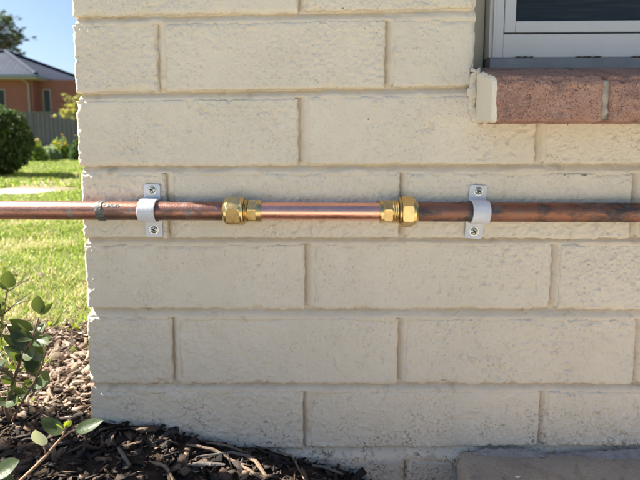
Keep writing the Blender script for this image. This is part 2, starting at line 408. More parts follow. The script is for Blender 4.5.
def brick_mesh(ci, x0, x1, seed, res=.0015, depth=.110, yoff=0.0):
    a, b, c, d = courses[ci]
    nx = max(8, int((x1 - x0) / res)); nz = max(6, int(.072 / res))
    # denser spacing near the arrises
    def sp(n):
        t = np.linspace(0, 1, n); return t
    U, W = np.meshgrid(sp(nx), sp(nz), indexing='ij'); U = U.ravel(); W = W.ravel()
    x = x0 + (x1 - x0) * U
    ztop = zl(a, b, x); zbot = zl(c, d, x); z = zbot + (ztop - zbot) * W
    # ragged outline
    jag = .0010
    z = z + (vn(x * 260, seed, 0, 39) - .5) * .0020 * ((W < .02) + .4 * (W > .98)); x = x + (vn(z * 260, seed, 0, 40) - .5) * .0012 * ((U < .012) | (U > .988))
    x = x + (vn(z * 90, seed, 0, 31) - .5) * jag * 1.3 * (U < .02) + (vn(z * 90, seed + 5, 0, 32) - .5) * jag * 2 * (U > .98)
    z = z + ((vn(x * 90, seed, 0, 33) - .5) * jag * 2 + (vn(x * 14, seed, 0, 34) - .5) * .002) * ((W < .03) | (W > .97))
    e = np.minimum(np.minimum(x - x0, x1 - x), np.minimum(z - zbot, ztop - z))
    e = np.maximum(0, e)
    r = .0026 + .0018 * vn(x * 60, z * 60, seed, 35)
    e2 = np.clip(e + (vn(x * 170, z * 170, seed, 36) - .5) * .0013, 0, 1)
    q = np.clip(1 - e2 / r, 0, 1); drop = r * (1 - np.sqrt(np.clip(1 - q * q, 0, 1))) * .95
    chip = ss(.70, .80, vn(x * 55, z * 55, seed, 37)) * ss(.007, .0, e) * .003
    amp = .5 + 1.3 * ((seed * .618) % 1)
    amp = amp * (.35 + 1.0 * ss(.3, .65, vn(x * 9, z * 9, seed, 38)))
    y = -surf(x, z, seed * .37, amp) + drop + chip + yoff
    V = np.stack([x, y, z], 1); Fc = gridf(nx, nz)
    idx = np.arange(nx * nz).reshape(nx, nz)
    ring = np.concatenate([idx[:, 0], idx[-1, 1:], idx[-2::-1, -1], idx[0, -2:0:-1]])
    nr = len(ring); B1 = V[ring].copy(); B1[:, 1] = .012; B2 = V[ring].copy(); B2[:, 1] = depth
    n0 = len(V); V = np.concatenate([V, B1, B2]); i = np.arange(nr); j = (i + 1) % nr
    F1 = np.stack([ring[i], n0 + i, n0 + j, ring[j]], 1)
    F2 = np.stack([n0 + i, n0 + nr + i, n0 + nr + j, n0 + j], 1)
    Fc = np.concatenate([Fc, F1, F2])
    return V, Fc
nb = 0
for ci in range(8):
    for bi, (u0, u1) in enumerate(lay[ci]):
        vm = [-20, 58, 130, 206, 277, 350, 420, 475][ci]
        x0, x1 = px(u0, vm), px(u1, vm); nb += 1
        inview = u0 < 645
        dep = .110
        if bi == 0 and x1 - x0 < .13: dep = .230
        V, Fc = brick_mesh(ci, x0, x1, nb * 1.37 + 2, .0014 if inview else .006, dep, yoff=(random.random() - .5) * .0012)
        wob('brick', V, Fc, M_foot if ci == 7 else M_paint, house, smooth=True)
# plainer bricks outside the view (front above and right, side wall)
def brick_box(x0, x1, y0, y1, z0, z1):
    return (x0, x1, y0, y1, z0, z1)
z_up = float(courses[0][0]) + .010
for k in range(4):                                   # four more courses just above the view, brick by brick
    z0 = z_up + k * .086; x = XC - .004 - (.0 if k % 2 else 0)
    first = .110 if k % 2 == 0 else .230
    while x < WIN_X0 - .05:
        ln = first if first else .230; first = None
        x1 = min(x + ln, WIN_X0)
        box('brick', (x, x1, 0, .230 if ln < .2 else .110, z0, z0 + .076), M_paint, house, .003); x = x1 + .010
bs = []
HX1, HY1, HTOP = 5.2, 6.0, 2.44
k = 0; z0 = z_up + 4 * .086
while z0 < HTOP:
    x = XC; first = .110 if k % 2 == 0 else .230
    while x < HX1:
        x1 = x + (first or .230); first = None
        if z0 + .076 < WIN_Z0 + 1.15 and x1 > WIN_X0 - .02 and x < WIN_X0 + WIN_W:
            if x < WIN_X0 - .03: bs.append((x, WIN_X0, 0, .11, z0, z0 + .076))
        else: bs.append((max(x, WIN_X0 + WIN_W) if (z0 + .076 < WIN_Z0 + 1.15 and x > WIN_X0 and x < WIN_X0 + WIN_W) else x, x1, 0, .11, z0, z0 + .076))
        x = x1 + .010
    z0 += .086; k += 1
for ci in range(8):                                  # right of the detailed part
    a, b, c, d = courses[ci]; x = px(lay[ci][-1][1], 200) + .01
    if ci < 2: x = WIN_X0 + WIN_W
    zb, zt = float(zl(c, d, 2)), float(zl(a, b, 2))
    while x < HX1: bs.append((x, x + .23, 0, .11, zb, zt)); x += .24
for k in range(4):
    x = WIN_X0 + WIN_W
    while x < HX1: bs.append((x, x + .23, 0, .11, z_up + k * .086, z_up + k * .086 + .076)); x += .24
allz = [(float(c[2]), float(c[0]), i % 2 == 1) for i, c in enumerate(courses)] + [(z_up + k * .086, z_up + k * .086 + .076, k % 2 == 0) for k in range(26)]
for zb, zt, header in allz:                          # side wall
    y = (.24 if header else .12); 
    while y < HY1: bs.append((XC, XC + .11, y, min(y + .23, HY1), zb, zt)); y += .24
boxes('brickwork_courses', bs, M_paint, house, kind='stuff')
# mortar joints of the visible part: weather-struck, ragged, painted over
def mortar():
    res = .0014; x0, x1 = XC + .004, .62; z0, z1 = -.075, .70
    X = np.arange(x0, x1, res); Z = np.arange(z0, z1, res)
    GX, GZ = np.meshgrid(X, Z, indexing='ij'); x = GX.ravel(); z = GZ.ravel()
    depth = np.full(len(x), .0045); inside = np.zeros(len(x), bool)
    for ci in range(8):
        a, b, c, d = courses[ci]; zt = zl(a, b, x); zb = zl(c, d, x)
        incourse = (z <= zt) & (z >= zb)
        # vertical joints
        vm = [-20, 58, 130, 206, 277, 350, 420, 475][ci]; L_ = lay[ci]
        for i in range(len(L_)):
            xl, xr = px(L_[i][0], vm), px(L_[i][1], vm)
            inside |= incourse & (x > xl + .004) & (x < xr - .004) & (z < zt - .004) & (z > zb + .004)
            if i + 1 < len(L_):
                xn = px(L_[i + 1][0], vm); j = incourse & (x >= xr - .003) & (x <= xn + .003)
                f = np.clip((x - xr) / (xn - xr), 0, 1)
                depth[j] = (.0088 - .0076 * np.clip((f - .10) / .75, 0, 1) ** .7)[j]
        if ci < 7:
            a2, b2 = courses[ci + 1][:2]; zn = zl(a2, b2, x); j = (z < zb + .003) & (z > zn - .003)
            f = np.clip((zb - z) / (zb - zn), 0, 1)
            dd = .0088 - .0078 * np.clip((f - .12) / .70, 0, 1) ** .7
            depth[j] = dd[j]
    n = (vn(x * 60, z * 60, 0, 41) - .5) * .0014 + (vn(x * 200, z * 200, 0, 42) - .5) * .0011 + (vn(x * 22, z * 22, 0, 43) - .5) * .0010
    smear = ss(.66, .84, vn(x * 30, z * 30, 0, 44)) * .0028
    y = depth + n - smear
    y = np.where(y < -.0006, -.0006, y)
    V = np.stack([x, y, z], 1); Fc = gridf(len(X), len(Z))
    keep = ~(inside[Fc].all(1)); 
    wx = V[Fc[:, 0], 0]; wz = V[Fc[:, 0], 2]; keep &= ~((wx > WIN_X0 + .001) & (wz > WIN_Z0 - .01))
    Fc = Fc[keep]; used = np.unique(Fc); mp = np.zeros(len(V), int); mp[used] = np.arange(len(used))
    wob('mortar', V[used], mp[Fc], M_mortar, house, smooth=True)
mortar()
# mortar backing for the rest, inner leaf, roof
boxes('mortar', [(XC + .005, XC + .100, .013, .10, -.2, HTOP), (XC + .006, XC + .1, .10, HY1, -.2, HTOP),
                 (XC + .10, HX1, .014, .095, -.2, WIN_Z0 - .02), (XC + .10, WIN_X0 - .002, .014, .095, WIN_Z0 - .02, HTOP),
                 (WIN_X0 + WIN_W + .002, HX1, .014, .095, WIN_Z0 - .02, HTOP), (WIN_X0 - .002, WIN_X0 + WIN_W + .002, .014, .095, WIN_Z0 + 1.16, HTOP)], M_mortar, house)
boxes('inner_wall', [(HX1 - .1, HX1, 0.0, HY1, -.2, HTOP), (XC + .1, HX1, HY1 - .1, HY1, -.2, HTOP), (XC + .12, HX1 - .1, .12, HY1 - .1, -.05, .0)], M_dark, house)
rv = [(XC - .10, -.10, HTOP), (HX1 + .28, -.10, HTOP), (HX1 + .28, HY1 + .28, HTOP), (XC - .10, HY1 + .28, HTOP)]
rt = [(x, y, z + .14) for x, y, z in rv]; rg = [(XC + 2.6, HY1 / 2, HTOP + 1.4), (HX1 - 2.6, HY1 / 2, HTOP + 1.4)]
wob('roof', rv + rt + rg, [(3, 2, 1, 0), (0, 1, 5, 4), (1, 2, 6, 5), (2, 3, 7, 6), (3, 0, 4, 7), (4, 5, 9, 8), (6, 7, 8, 9), (5, 6, 9), (7, 4, 8)],
    simple('grey_roof_tile', (.10, .10, .11), .8, 0, 8, .2), house)

# ---------------------------------------------------------------- window
YF = .048
win = ob('window', None, house, (WIN_X0 - XC, 0, WIN_Z0)); win.empty_display_size = .05
def wp(u, v, Y=YF): return at(u, v, Y)
XW1 = WIN_X0 + WIN_W; ZT = WIN_Z0 + 1.12
def wbox(name, x0, x1, y0, y1, z0, z1, m, bev=.0012): return box(name, (x0, x1, y0, y1, z0, z1), m, win, bev)
xa, xb_, xc, xd = wp(474.5, 40, .06)[0], wp(489, 40)[0], wp(503.5, 40)[0], wp(505, 40)[0]
xg = wp(515.5, 20, YF + .006)[0]
z_fl0 = wp(560, 65.5)[2]; z_fr = wp(560, 57.5)[2]; z_s0 = wp(560, 32.3)[2]; z_s1 = wp(560, 21, YF + .006)[2]
wbox('reveal_lining', WIN_X0 - .02, xb_ - .001, .064, .10, WIN_Z0 - .03, ZT, M_lining)
wbox('frame', xb_, xc, YF, .10, z_fr, ZT, M_frame)                       # left stile of the outer frame
wbox('frame', xb_ + .004, xb_ + .007, YF - .003, YF + .004, z_fr, ZT, M_frame, .0006)
wbox('frame', xc, XW1, YF + .001, .10, z_fr, z_s0 - .0015, M_frame)      # bottom rail of the outer frame
wbox('gasket', xc, XW1, YF + .010, .09, z_s0 - .0015, z_s0 + .001, M_rubber, 0)
wbox('gasket', xc, xd, YF + .010, .09, z_s0, ZT, M_rubber, 0)
sash = wbox('sash', xd, xg, YF + .004, .085, z_s0 + .001, ZT, M_frame)
wbox('sash', xg, XW1, YF + .004, .085, z_s0 + .001, z_s1, M_frame)
wbox('pane', xg, XW1 - .03, .062, .068, z_s1, ZT, M_glass, 0)
wbox('frame', XW1 - .03, XW1, YF, .10, z_fr, ZT, M_frame); wbox('frame', xb_, XW1, YF, .10, ZT, ZT + .04, M_frame)
wbox('flashing', xb_, XW1, YF - .006, .10, z_fl0 - .008, z_fr - .0008, M_flash)
wbox('dark_room_backing', xg - .05, XW1, .30, .31, WIN_Z0, ZT, M_dark, 0)  # dark sheet added behind the pane, standing for the unlit room
# crumbs of old sealant along the flashing
pc = []
for u in list(np.random.default_rng(3).uniform(514, 534, 9)) + list(np.random.default_rng(4).uniform(574, 598, 12)) + [632, 634, 637]:
    p = wp(u, 57.6 - .016 * (u - 560)); s = random.uniform(.0003, .0010); p[2] = z_fr
    pc.append((p[0] - s * 1.5, p[0] + s * 1.5, YF - .007, YF + .0005, p[2] - s * .7, p[2] + s * .9))
boxes('sealant_crumbs', pc, M_dirt_dark, win, kind='stuff')

# ---------------------------------------------------------------- window sill: red bricks, sloping to the front
sill = ob('window_sill', None, house, (WIN_X0 - XC, 0, WIN_Z0 - .06)); sill.empty_display_size = .05
YS = -.060
sx0 = at(492.5, 100, YS)[0]; zb = at(545, 122, YS)[2]; zt_ = at(545, 76.5, YS)[2]; zbk = at(545, 66.8, YF - .006)[2]
def sill_brick(x0, x1, seed, painted):
    nx, na, nbk = int((x1 - x0) / .0016), 34, 40
    prof = [(YS + (0.0), zb + (zt_ - zb) * t) for t in np.linspace(0, 1, na)] + [(YS + (YF - YS) * t, zt_ + (zbk - zt_) * t) for t in np.linspace(0, 1, nbk)[1:]]
    prof = [(.03, zb)] + [(YS + (.03 - YS) * (1 - t), zb) for t in np.linspace(0, 1, 24)[1:-1]] + prof
    prof += [(YF, zb - .02), ]
    prof = np.array(prof); n = len(prof)
    X = np.linspace(x0, x1, nx); GX = np.repeat(X, n); PY = np.tile(prof[:, 0], nx); PZ = np.tile(prof[:, 1], nx)
    e = np.minimum(GX - x0, x1 - GX)
    # rounding towards centre at the ends and along the arris
    cy, cz = YS + .04, (zb + zt_) / 2
    q = np.clip(1 - e / .004, 0, 1); s = q * q * .0032
    ar = np.hypot(PY - YS, PZ - zt_); ab = np.hypot(PY - YS, PZ - zb)
    s2 = np.clip(1 - ar / .010, 0, 1) ** 2 * .0048 + np.clip(1 - ab / .004, 0, 1) ** 2 * .0016
    n_ = (vn(GX * 60, PY * 60, PZ * 60, 51) - .5) * .0016 + (vn(GX * 260, PY * 260, PZ * 260, 52) - .5) * .0018 + (vn(GX * 520, PY * 520, PZ * 520, 53) - .5) * .001
    pit = ss(.70, .82, vn(GX * 120, PY * 120, PZ * 120, 54)) * .0020
    chip = ss(.62, .8, vn(GX * 45, PY * 45, PZ * 45, 55)) * np.clip(1 - np.minimum(e, ar) / .008, 0, 1) * .0014
    dx, dz = cy - PY, cz - PZ; L_ = np.hypot(dx, dz) + 1e-6; k_ = (s + s2 + chip + pit - n_)
    front = PY < .02
    y = PY + dx / L_ * k_ * front; z = PZ + dz / L_ * k_ * front
    V = np.stack([GX, y, z], 1); Fc = gridf(nx, n)
    # end caps
    m0 = len(V); ca = V[:n].copy(); cb = V[(nx - 1) * n:nx * n].copy(); m = m0 + 2 * n
    V = np.concatenate([V, ca, cb, [[ca[:, 0].mean(), -.005, cz]], [[cb[:, 0].mean(), -.005, cz]]])
    A = np.arange(n) + m0; Bn = np.roll(A, -1)
    Fl = [tuple(f) for f in Fc.tolist()] + [(int(A[i]), m, int(Bn[i])) for i in range(n)] + [(int(n + Bn[i]), m + 1, int(n + A[i])) for i in range(n)]
    Fl += [(int(i * n + n - 1), int((i + 1) * n + n - 1), int((i + 1) * n), int(i * n)) for i in range(nx - 1)]
    mi = None
    if False:
        cx = np.array([np.mean([V[j][0] for j in f]) for f in Fl]); cz_ = np.array([np.mean([V[j][2] for j in f]) for f in Fl]); cyy = np.array([np.mean([V[j][1] for j in f]) for f in Fl])
        edge = x0 + .0012 + (vn(cz_ * 110, cyy * 110, 0, 57) ** 2) * .006
        mi = (cx < edge).astype(int)
    return wob('sill_brick', V, Fl, [M_sillp if painted else M_sill], sill, smooth=True, mi=mi)
su = [(492.5, 605), (611.5, 722), (728.5, 840)]
ends = [(at(a, 100, YS)[0], at(b, 100, YS)[0]) for a, b in su]
for i, (a, b) in enumerate(ends): sill_brick(a, b, i, i == 0)
x = ends[-1][1] + .006
while x < XW1 - .05:
    box('sill_brick', (x, x + .112, YS, YF - .004, zb, zt_), M_sill, sill, .003); x += .118
jb = []
for i in range(len(ends) - 1):
    V, Fc = [], []
    x0, x1 = ends[i][1] - .0015, ends[i + 1][0] + .0015
    P = np.array([(YS + .006, zb + .003 + (zt_ - zb - .008) * t) for t in np.linspace(0, 1, 20)] + [(YS + .008 + (YF - YS - .008) * t, zt_ - .0035 + (zbk - zt_) * t) for t in np.linspace(0, 1, 20)])
    X = np.linspace(x0, x1, 8); GX = np.repeat(X, len(P)); y = np.tile(P[:, 0], 8); z = np.tile(P[:, 1], 8)
    y = y + (vn(GX * 200, z * 200, y * 200, 61) - .5) * .004; z = z + (vn(GX * 200, z * 200, y * 200, 62) - .5) * .0025
    wob('sill_mortar', np.stack([GX, y, z], 1), gridf(8, len(P)), M_silljoint, sill, smooth=True)
# painted render daub where the sill end meets the wall
pp = [(476, 70), (474.5, 74), (473, 80), (472.2, 88), (472, 96), (472, 104), (473, 112), (475, 118), (480, 121.5), (488, 122.5)]
Q = []
for a, b in zip(pp[:-1], pp[1:]):
    for k in range(6):
        f = k / 6; Q.append(Vector(at(a[0] + (b[0] - a[0]) * f, a[1] + (b[1] - a[1]) * f, -.0015)) + Vector((random.uniform(-1, 1) * .0006, 0, 0)))
V, Fl = tube(Q, [.0042 + .0022 * (float(vn(k * .45, 2, 0, 58)) - .5) * 2 for k in range(len(Q))], 14)
V = [(v[0] + (float(vn(v[0] * 300, v[1] * 300, v[2] * 300, 59)) - .5) * .002, v[1] * .75, v[2] + (float(vn(v[0] * 300, v[1] * 300, v[2] * 300, 60)) - .5) * .002) for v in V]
wob('painted_mortar_daub', V, Fl, M_paint, sill, smooth=True)

# ================================================================== CONCRETE SLAB bottom right
def slab():
    x0 = at(456, 452, 0)[0]; X = np.concatenate([[x0 - .0], np.arange(x0 + .002, .62, .003), [1.6, 2.6]]); Y = np.concatenate([np.arange(-.45, -.001, .003), [-.0005]])
    GX, GY = np.meshgrid(X, Y, indexing='ij'); x, y = GX.ravel(), GY.ravel()
    e = np.minimum(x - x0, 9); r = .010; q = np.clip(1 - e / r, 0, 1)
    z = .0 - r * (1 - np.sqrt(1 - q * q)) + (vn(x * 40, y * 40, 0, 71) - .5) * .0022 + (vn(x * 250, y * 250, 0, 72) - .5) * .0012 - ss(.74, .84, vn(x * 90, y * 90, 0, 73)) * .0025
    x = x + (vn(y * 30, 1, 0, 74) - .5) * .006 * (e < .02) + (vn(y * 160, 1, 0, 75) - .5) * .003 * (e < .004) - (-y) * .03
    V = np.stack([x, y, z], 1); nx, ny = len(X), len(Y); Fc = gridf(nx, ny); idx = np.arange(nx * ny).reshape(nx, ny)
    ring = np.concatenate([idx[:, 0], idx[-1, 1:], idx[-2::-1, -1], idx[0, -2:0:-1]]); B = V[ring].copy(); B[:, 2] = -.11; n0 = len(V); nr = len(ring)
    i = np.arange(nr); j = (i + 1) % nr; Fc = np.concatenate([Fc, np.stack([ring[i], n0 + i, n0 + j, ring[j]], 1)]); V = np.concatenate([V, B])
    t = thing('concrete_step', 'brown grey concrete slab butted against the wall in the bottom right corner', 'slab', (x0, 0, -.11))
    wob('slab', V, Fc, M_slab, t, smooth=True)
    # hardened cement slopped in the corner between slab and wall
    U = np.linspace(470, 720, 170); Vv = []; 
    prof = 9
    for u in U:
        x = at(u, 449, 0)[0]; h = .0002 + .0075 * math.exp(-((u - 507) / 24) ** 2) + .006 * float(ss(560, 625, u)) + (float(vn(x * 60, 0, 0, 77)) - .5) * .003
        h = max(h, .0002); dpt = .006 + .003 * float(vn(x * 45, 1, 0, 78))
        for k in range(prof):
            f = k / (prof - 1)
            yy = -.0022 - dpt * f ** 2; zz = h * (1 - f) + .0005 * (1 - f) - .001 * f
            Vv.append((x, yy + (float(vn(x * 150, f * 5, 0, 79)) - .5) * .0018, zz + (float(vn(x * 190, f * 5, 0, 80)) - .5) * .002))
    wob('cement_smear', Vv, gridf(len(U), prof), M_bluecement, t, smooth=True)
    # white chip of paint lying on the slab
    p = at(518, 464, -.03); p = np.array([at(518, 464.5, -.045)[0], -.045, .0012])
    v = [(p[0] - .0032, p[1], p[2]), (p[0] + .001, p[1] - .0016, p[2]), (p[0] + .0034, p[1] + .0004, p[2] + .0006), (p[0], p[1] + .002, p[2])]
    o = wob('paint_flake', v + [(a, b, c - .0007) for a, b, c in v], [(0, 1, 2, 3), (7, 6, 5, 4), (0, 4, 5, 1), (1, 5, 6, 2), (2, 6, 7, 3), (3, 7, 4, 0)], simple('white_paint_chip', (.75, .72, .65), .6))
    tag(o, 'tiny white paint flake lying on the brown concrete slab', 'paint flake')
slab()

# ================================================================== PIPES
YP = -.0140; RP = .01085
zp = lambda u, v=213.0: at(u, v, YP - .6 * RP)[2]
ZP = zp(320, 212.3)
def PX(u): return at(u, 213, YP - .7 * RP)[0]
def lathe_x(xs, rfun, n=48, cap=True, hexr=None, rot=0.0):
    """solid of revolution about the pipe axis; hexr = across-corner radius -> six-sided where it is smaller"""
    V = []; Fl = []
    th = np.linspace(0, 2 * math.pi, n, endpoint=False)
    for x, r in xs:
        for t in th:
            rr = r
            if hexr:
                a = ((t - rot) % (math.pi / 3)) - math.pi / 6; rr = min(r, hexr * math.cos(math.pi / 6) / math.cos(a))
            V.append((x, YP - rr * math.sin(t), ZP + rr * math.cos(t)))
    m = len(xs)
    for i in range(m - 1):
        for j in range(n): Fl.append((i * n + j, i * n + (j + 1) % n, (i + 1) * n + (j + 1) % n, (i + 1) * n + j))
    if cap:
        V.append((xs[0][0], YP, ZP)); V.append((xs[-1][0], YP, ZP))
        for j in range(n): Fl.append((m * n, (j + 1) % n, j)); Fl.append((m * n + 1, (m - 1) * n + j, (m - 1) * n + (j + 1) % n))
    return V, Fl
def pipe(x0, x1, r, step=.01):
    n = max(2, int((x1 - x0) / step)); return lathe_x([(x0 + (x1 - x0) * i / n, r * (1 + (float(vn(i * .7, r * 1e3, 0, 81)) - .5) * .006)) for i in range(n + 1)], None)
def smooth_by_angle(o, ang=30):
    me = o.data; me.polygons.foreach_set('use_smooth', [True] * len(me.polygons))
    import bmesh
    bm = bmesh.new(); bm.from_mesh(me)
    bmesh.ops.recalc_face_normals(bm, faces=bm.faces)
    for e in bm.edges:
        if len(e.link_faces) == 2 and e.calc_face_angle(0) > R(ang): e.smooth = False
    bm.to_mesh(me); bm.free()
# left old pipe, runs out of the picture past the corner of the house
pl = thing('copper_pipe', 'old reddish copper pipe with a grey soldered joint, running left past the wall corner', 'pipe', (PX(97), YP, ZP), 'copper pipe run along the wall')
XJ = PX(100)
V, Fl = pipe(PX(97) - 1.4, PX(99), RP * 1.0, .03); o = wob('pipe', V, Fl, M_cu_left, pl); smooth_by_angle(o)
V, Fl = pipe(PX(99), PX(224), RP * 1.0); o = wob('pipe', V, Fl, M_cu_mid, pl); smooth_by_angle(o)
ring = [(XJ - .0045, RP), (XJ - .0035, RP + .0006), (XJ - .0015, RP + .0009), (XJ + .0005, RP + .0006), (XJ + .0018, RP + .0010), (XJ + .0034, RP + .0007), (XJ + .0046, RP + .0003), (XJ + .0055, RP - .0001)]
V, Fl = lathe_x(ring, None, 40, False)
V = [(v[0] + (float(vn(v[1] * 150, v[2] * 150, 0, 82)) - .5) * .005, YP + (v[1] - YP) * (1 + .05 * (float(vn(v[0] * 300, v[1] * 300, v[2] * 300, 83)) - .4)), ZP + (v[2] - ZP) * (1 + .05 * (float(vn(v[0] * 300, v[1] * 300, v[2] * 300, 84)) - .4))) for v in V]
o = wob('solder_ring', V, Fl, M_solder, pl, smooth=True)
def smear(x0, x1, a0, a1, name='solder_smear'):
    V = []; Fl = []
    nx, na = 24, 14
    for i in range(nx):
        for j in range(na):
            u, w_ = i / (nx - 1), j / (na - 1); a = R(a0 + (a1 - a0) * w_)
            ed = min(u, 1 - u, w_, 1 - w_); r = RP + .0005 * min(1, ed * 6) - .00015 + .0003 * (random.random() - .5) * (ed > 0)
            x = x0 + (x1 - x0) * u + (float(vn(w_ * 5, 1, 0, 85)) - .5) * .004
            V.append((x, YP - r * math.sin(a), ZP + r * math.cos(a)))
    return wob(name, V, gridf(nx, na), M_solder, pl, smooth=True)
smear(XJ + .004, XJ + .024, 38, 62)
# new bright piece between the couplings
V, Fl = pipe(PX(259), PX(382), RP * .93); o = wob('copper_pipe', V, Fl, M_cu_new); smooth_by_angle(o)
tag(o, 'new bright copper pipe section between the two brass couplings', 'pipe', 'copper pipe run along the wall')
# right old pipe
pr = thing('copper_pipe', 'dark brown oxidised copper pipe with blackish patches, right of the brass couplings', 'pipe', (PX(417), YP, ZP), 'copper pipe run along the wall')
V, Fl = pipe(PX(416), PX(640) + .9, RP * 1.02, .02); o = wob('pipe', V, Fl, M_cu_right, pr); smooth_by_angle(o)
PXL = PX(418)

def nut(name, x0, x1, rc, chr_, parent, rot):
    """hex nut: x0..x1, corner radius rc, chamfer at chr_ end radius"""
    d = x1 - x0; c = d * .085
    xs = [(x0, RP * 1.02), (x0, chr_), (x0 + c * .35, chr_ + (rc - chr_) * .45), (x0 + c, rc * .975), (x0 + c * 1.4, rc), (x1 - c * 1.4, rc), (x1 - c, rc * .975), (x1 - c * .35, chr_ + (rc - chr_) * .45), (x1, chr_), (x1, RP * 1.02)]
    V, Fl = lathe_x(xs, None, 96, False, rc, rot); o = wob(name, V, Fl, M_brass, parent); smooth_by_angle(o, 14)
    m = o.modifiers.new('bevel', 'BEVEL'); m.width = .0003; m.segments = 2; m.limit_method = 'ANGLE'; m.angle_limit = R(20)
    return o
def coupling(ub, us, label, rot1, rot2):
    """ub: pixel columns of the big nut (outer rim, hex start, hex end, thread), us: of the small nut"""
    s = 1 if ub[0] < us[0] else -1
    g = lambda u: PX(u)
    t = thing('compression_coupling', label, 'pipe fitting', (g((ub[0] + us[-1]) / 2), YP, ZP), 'brass compression couplings')
    def span(a, b): return (min(g(a), g(b)), max(g(a), g(b)))
    def rings(name, segs, m=M_brass):
        segs = sorted(segs); xs = [(segs[0][0], RP * .9)] + segs + [(segs[-1][0], RP * .9)]
        V, Fl = lathe_x(xs, None, 64, False); o = wob(name, V, Fl, m, t); smooth_by_angle(o, 35); return o
    # outer rim, thin round collar
    a, b = span(ub[0], ub[1]); rings('collar', [(a, RP * 1.10 if s > 0 else RP * 1.30), ((a + b) / 2, RP * 1.38), (b, RP * 1.42)] if s > 0 else [(a, RP * 1.42), ((a + b) / 2, RP * 1.38), (b, RP * 1.10)])
    a, b = span(ub[1], ub[2]); nut('hex_nut', a, b, 0.0181, .0167, t, rot1)
    a, b = span(ub[2], ub[3]); rings('flange', [(a, RP * 1.48), (a + (b - a) * .5, RP * 1.5), (b, RP * 1.38)])
    # threaded waist
    a, b = span(ub[3], us[0]); n = 3; seg = []
    for i in range(n): 
        x = a + (b - a) * i / n; seg += [(x + 1e-5, RP * 1.16), (x + (b - a) / n * .5, RP * 1.24)]
    rings('thread', seg + [(b, RP * 1.1)])
    a, b = span(us[0], us[1]); nut('hex_nut', a, b, .0139, .0131, t, rot2)
    a, b = span(us[1], us[2]); rings('collar', [(a, RP * 1.18), ((a + b) / 2, RP * 1.2), (b, RP * 1.12)])
    return t
coupling((222.5, 227, 240.5, 243.5), (248, 256, 261), 'brass compression coupling joining the old pipe to the left end of the new copper', R(14.5), R(13.4))
coupling((418.5, 413.5, 402.3, 399.5), (392.8, 384, 380), 'brass compression coupling at the right end of the new copper, before the dark pipe', R(0), R(12))

# ================================================================== PIPE CLIPS
def screw(parent, loc, rotz):
    n = 44; rad = .0043; G = np.linspace(-1, 1, n); V = []; idx = -np.ones((n, n), int); Fl = []
    rr = np.linspace(0, 1, 16); th = np.linspace(0, 2 * math.pi, 48, endpoint=False); mi = []
    for r in rr:
        for t in th:
            x, z = r * math.cos(t), r * math.sin(t); h = .0024 * math.sqrt(max(0, 1 - (r * .93) ** 2)) + .0002
            c, s_ = math.cos(rotz), math.sin(rotz); a, b = x * c + z * s_, -x * s_ + z * c
            arm = max(abs(a), abs(b)) < .62 and min(abs(a), abs(b)) < .17
            if arm: h -= .0016
            V.append((x * rad, -h, z * rad))
    m = len(rr); k = len(th)
    for i in range(m - 1):
        for j in range(k): Fl.append((i * k + j, (i + 1) * k + j, (i + 1) * k + (j + 1) % k, i * k + (j + 1) % k))
    for f in Fl: mi.append(1 if all(V[q][1] > -.0024 * math.sqrt(max(0, 1 - (.93 * math.hypot(V[q][0], V[q][2]) / rad) ** 2)) + .0010 for q in f) else 0)
    n0 = len(V)
    for t in th: V.append((rad * math.cos(t), .0002, rad * math.sin(t)))
    for j in range(k): Fl.append(((m - 1) * k + j, n0 + j, n0 + (j + 1) % k, (m - 1) * k + (j + 1) % k)); mi.append(0)
    o = ob('screw', mesh('screw', V, Fl, [M_steel, M_slot], True, mi), parent, loc)
    wv = [(rr_ * math.cos(t), y_, rr_ * math.sin(t)) for rr_, y_ in ((.0056, .0004), (.0056, -.0003), (.0036, -.0004)) for t in np.linspace(0, 2 * math.pi, 32, endpoint=False)]
    wf = [(i * 32 + j, i * 32 + (j + 1) % 32, (i + 1) * 32 + (j + 1) % 32, (i + 1) * 32 + j) for i in range(2) for j in range(32)]
    ob('washer', mesh('washer', wv, wf, M_steel, False), o, (0, 0, 0))
    return o
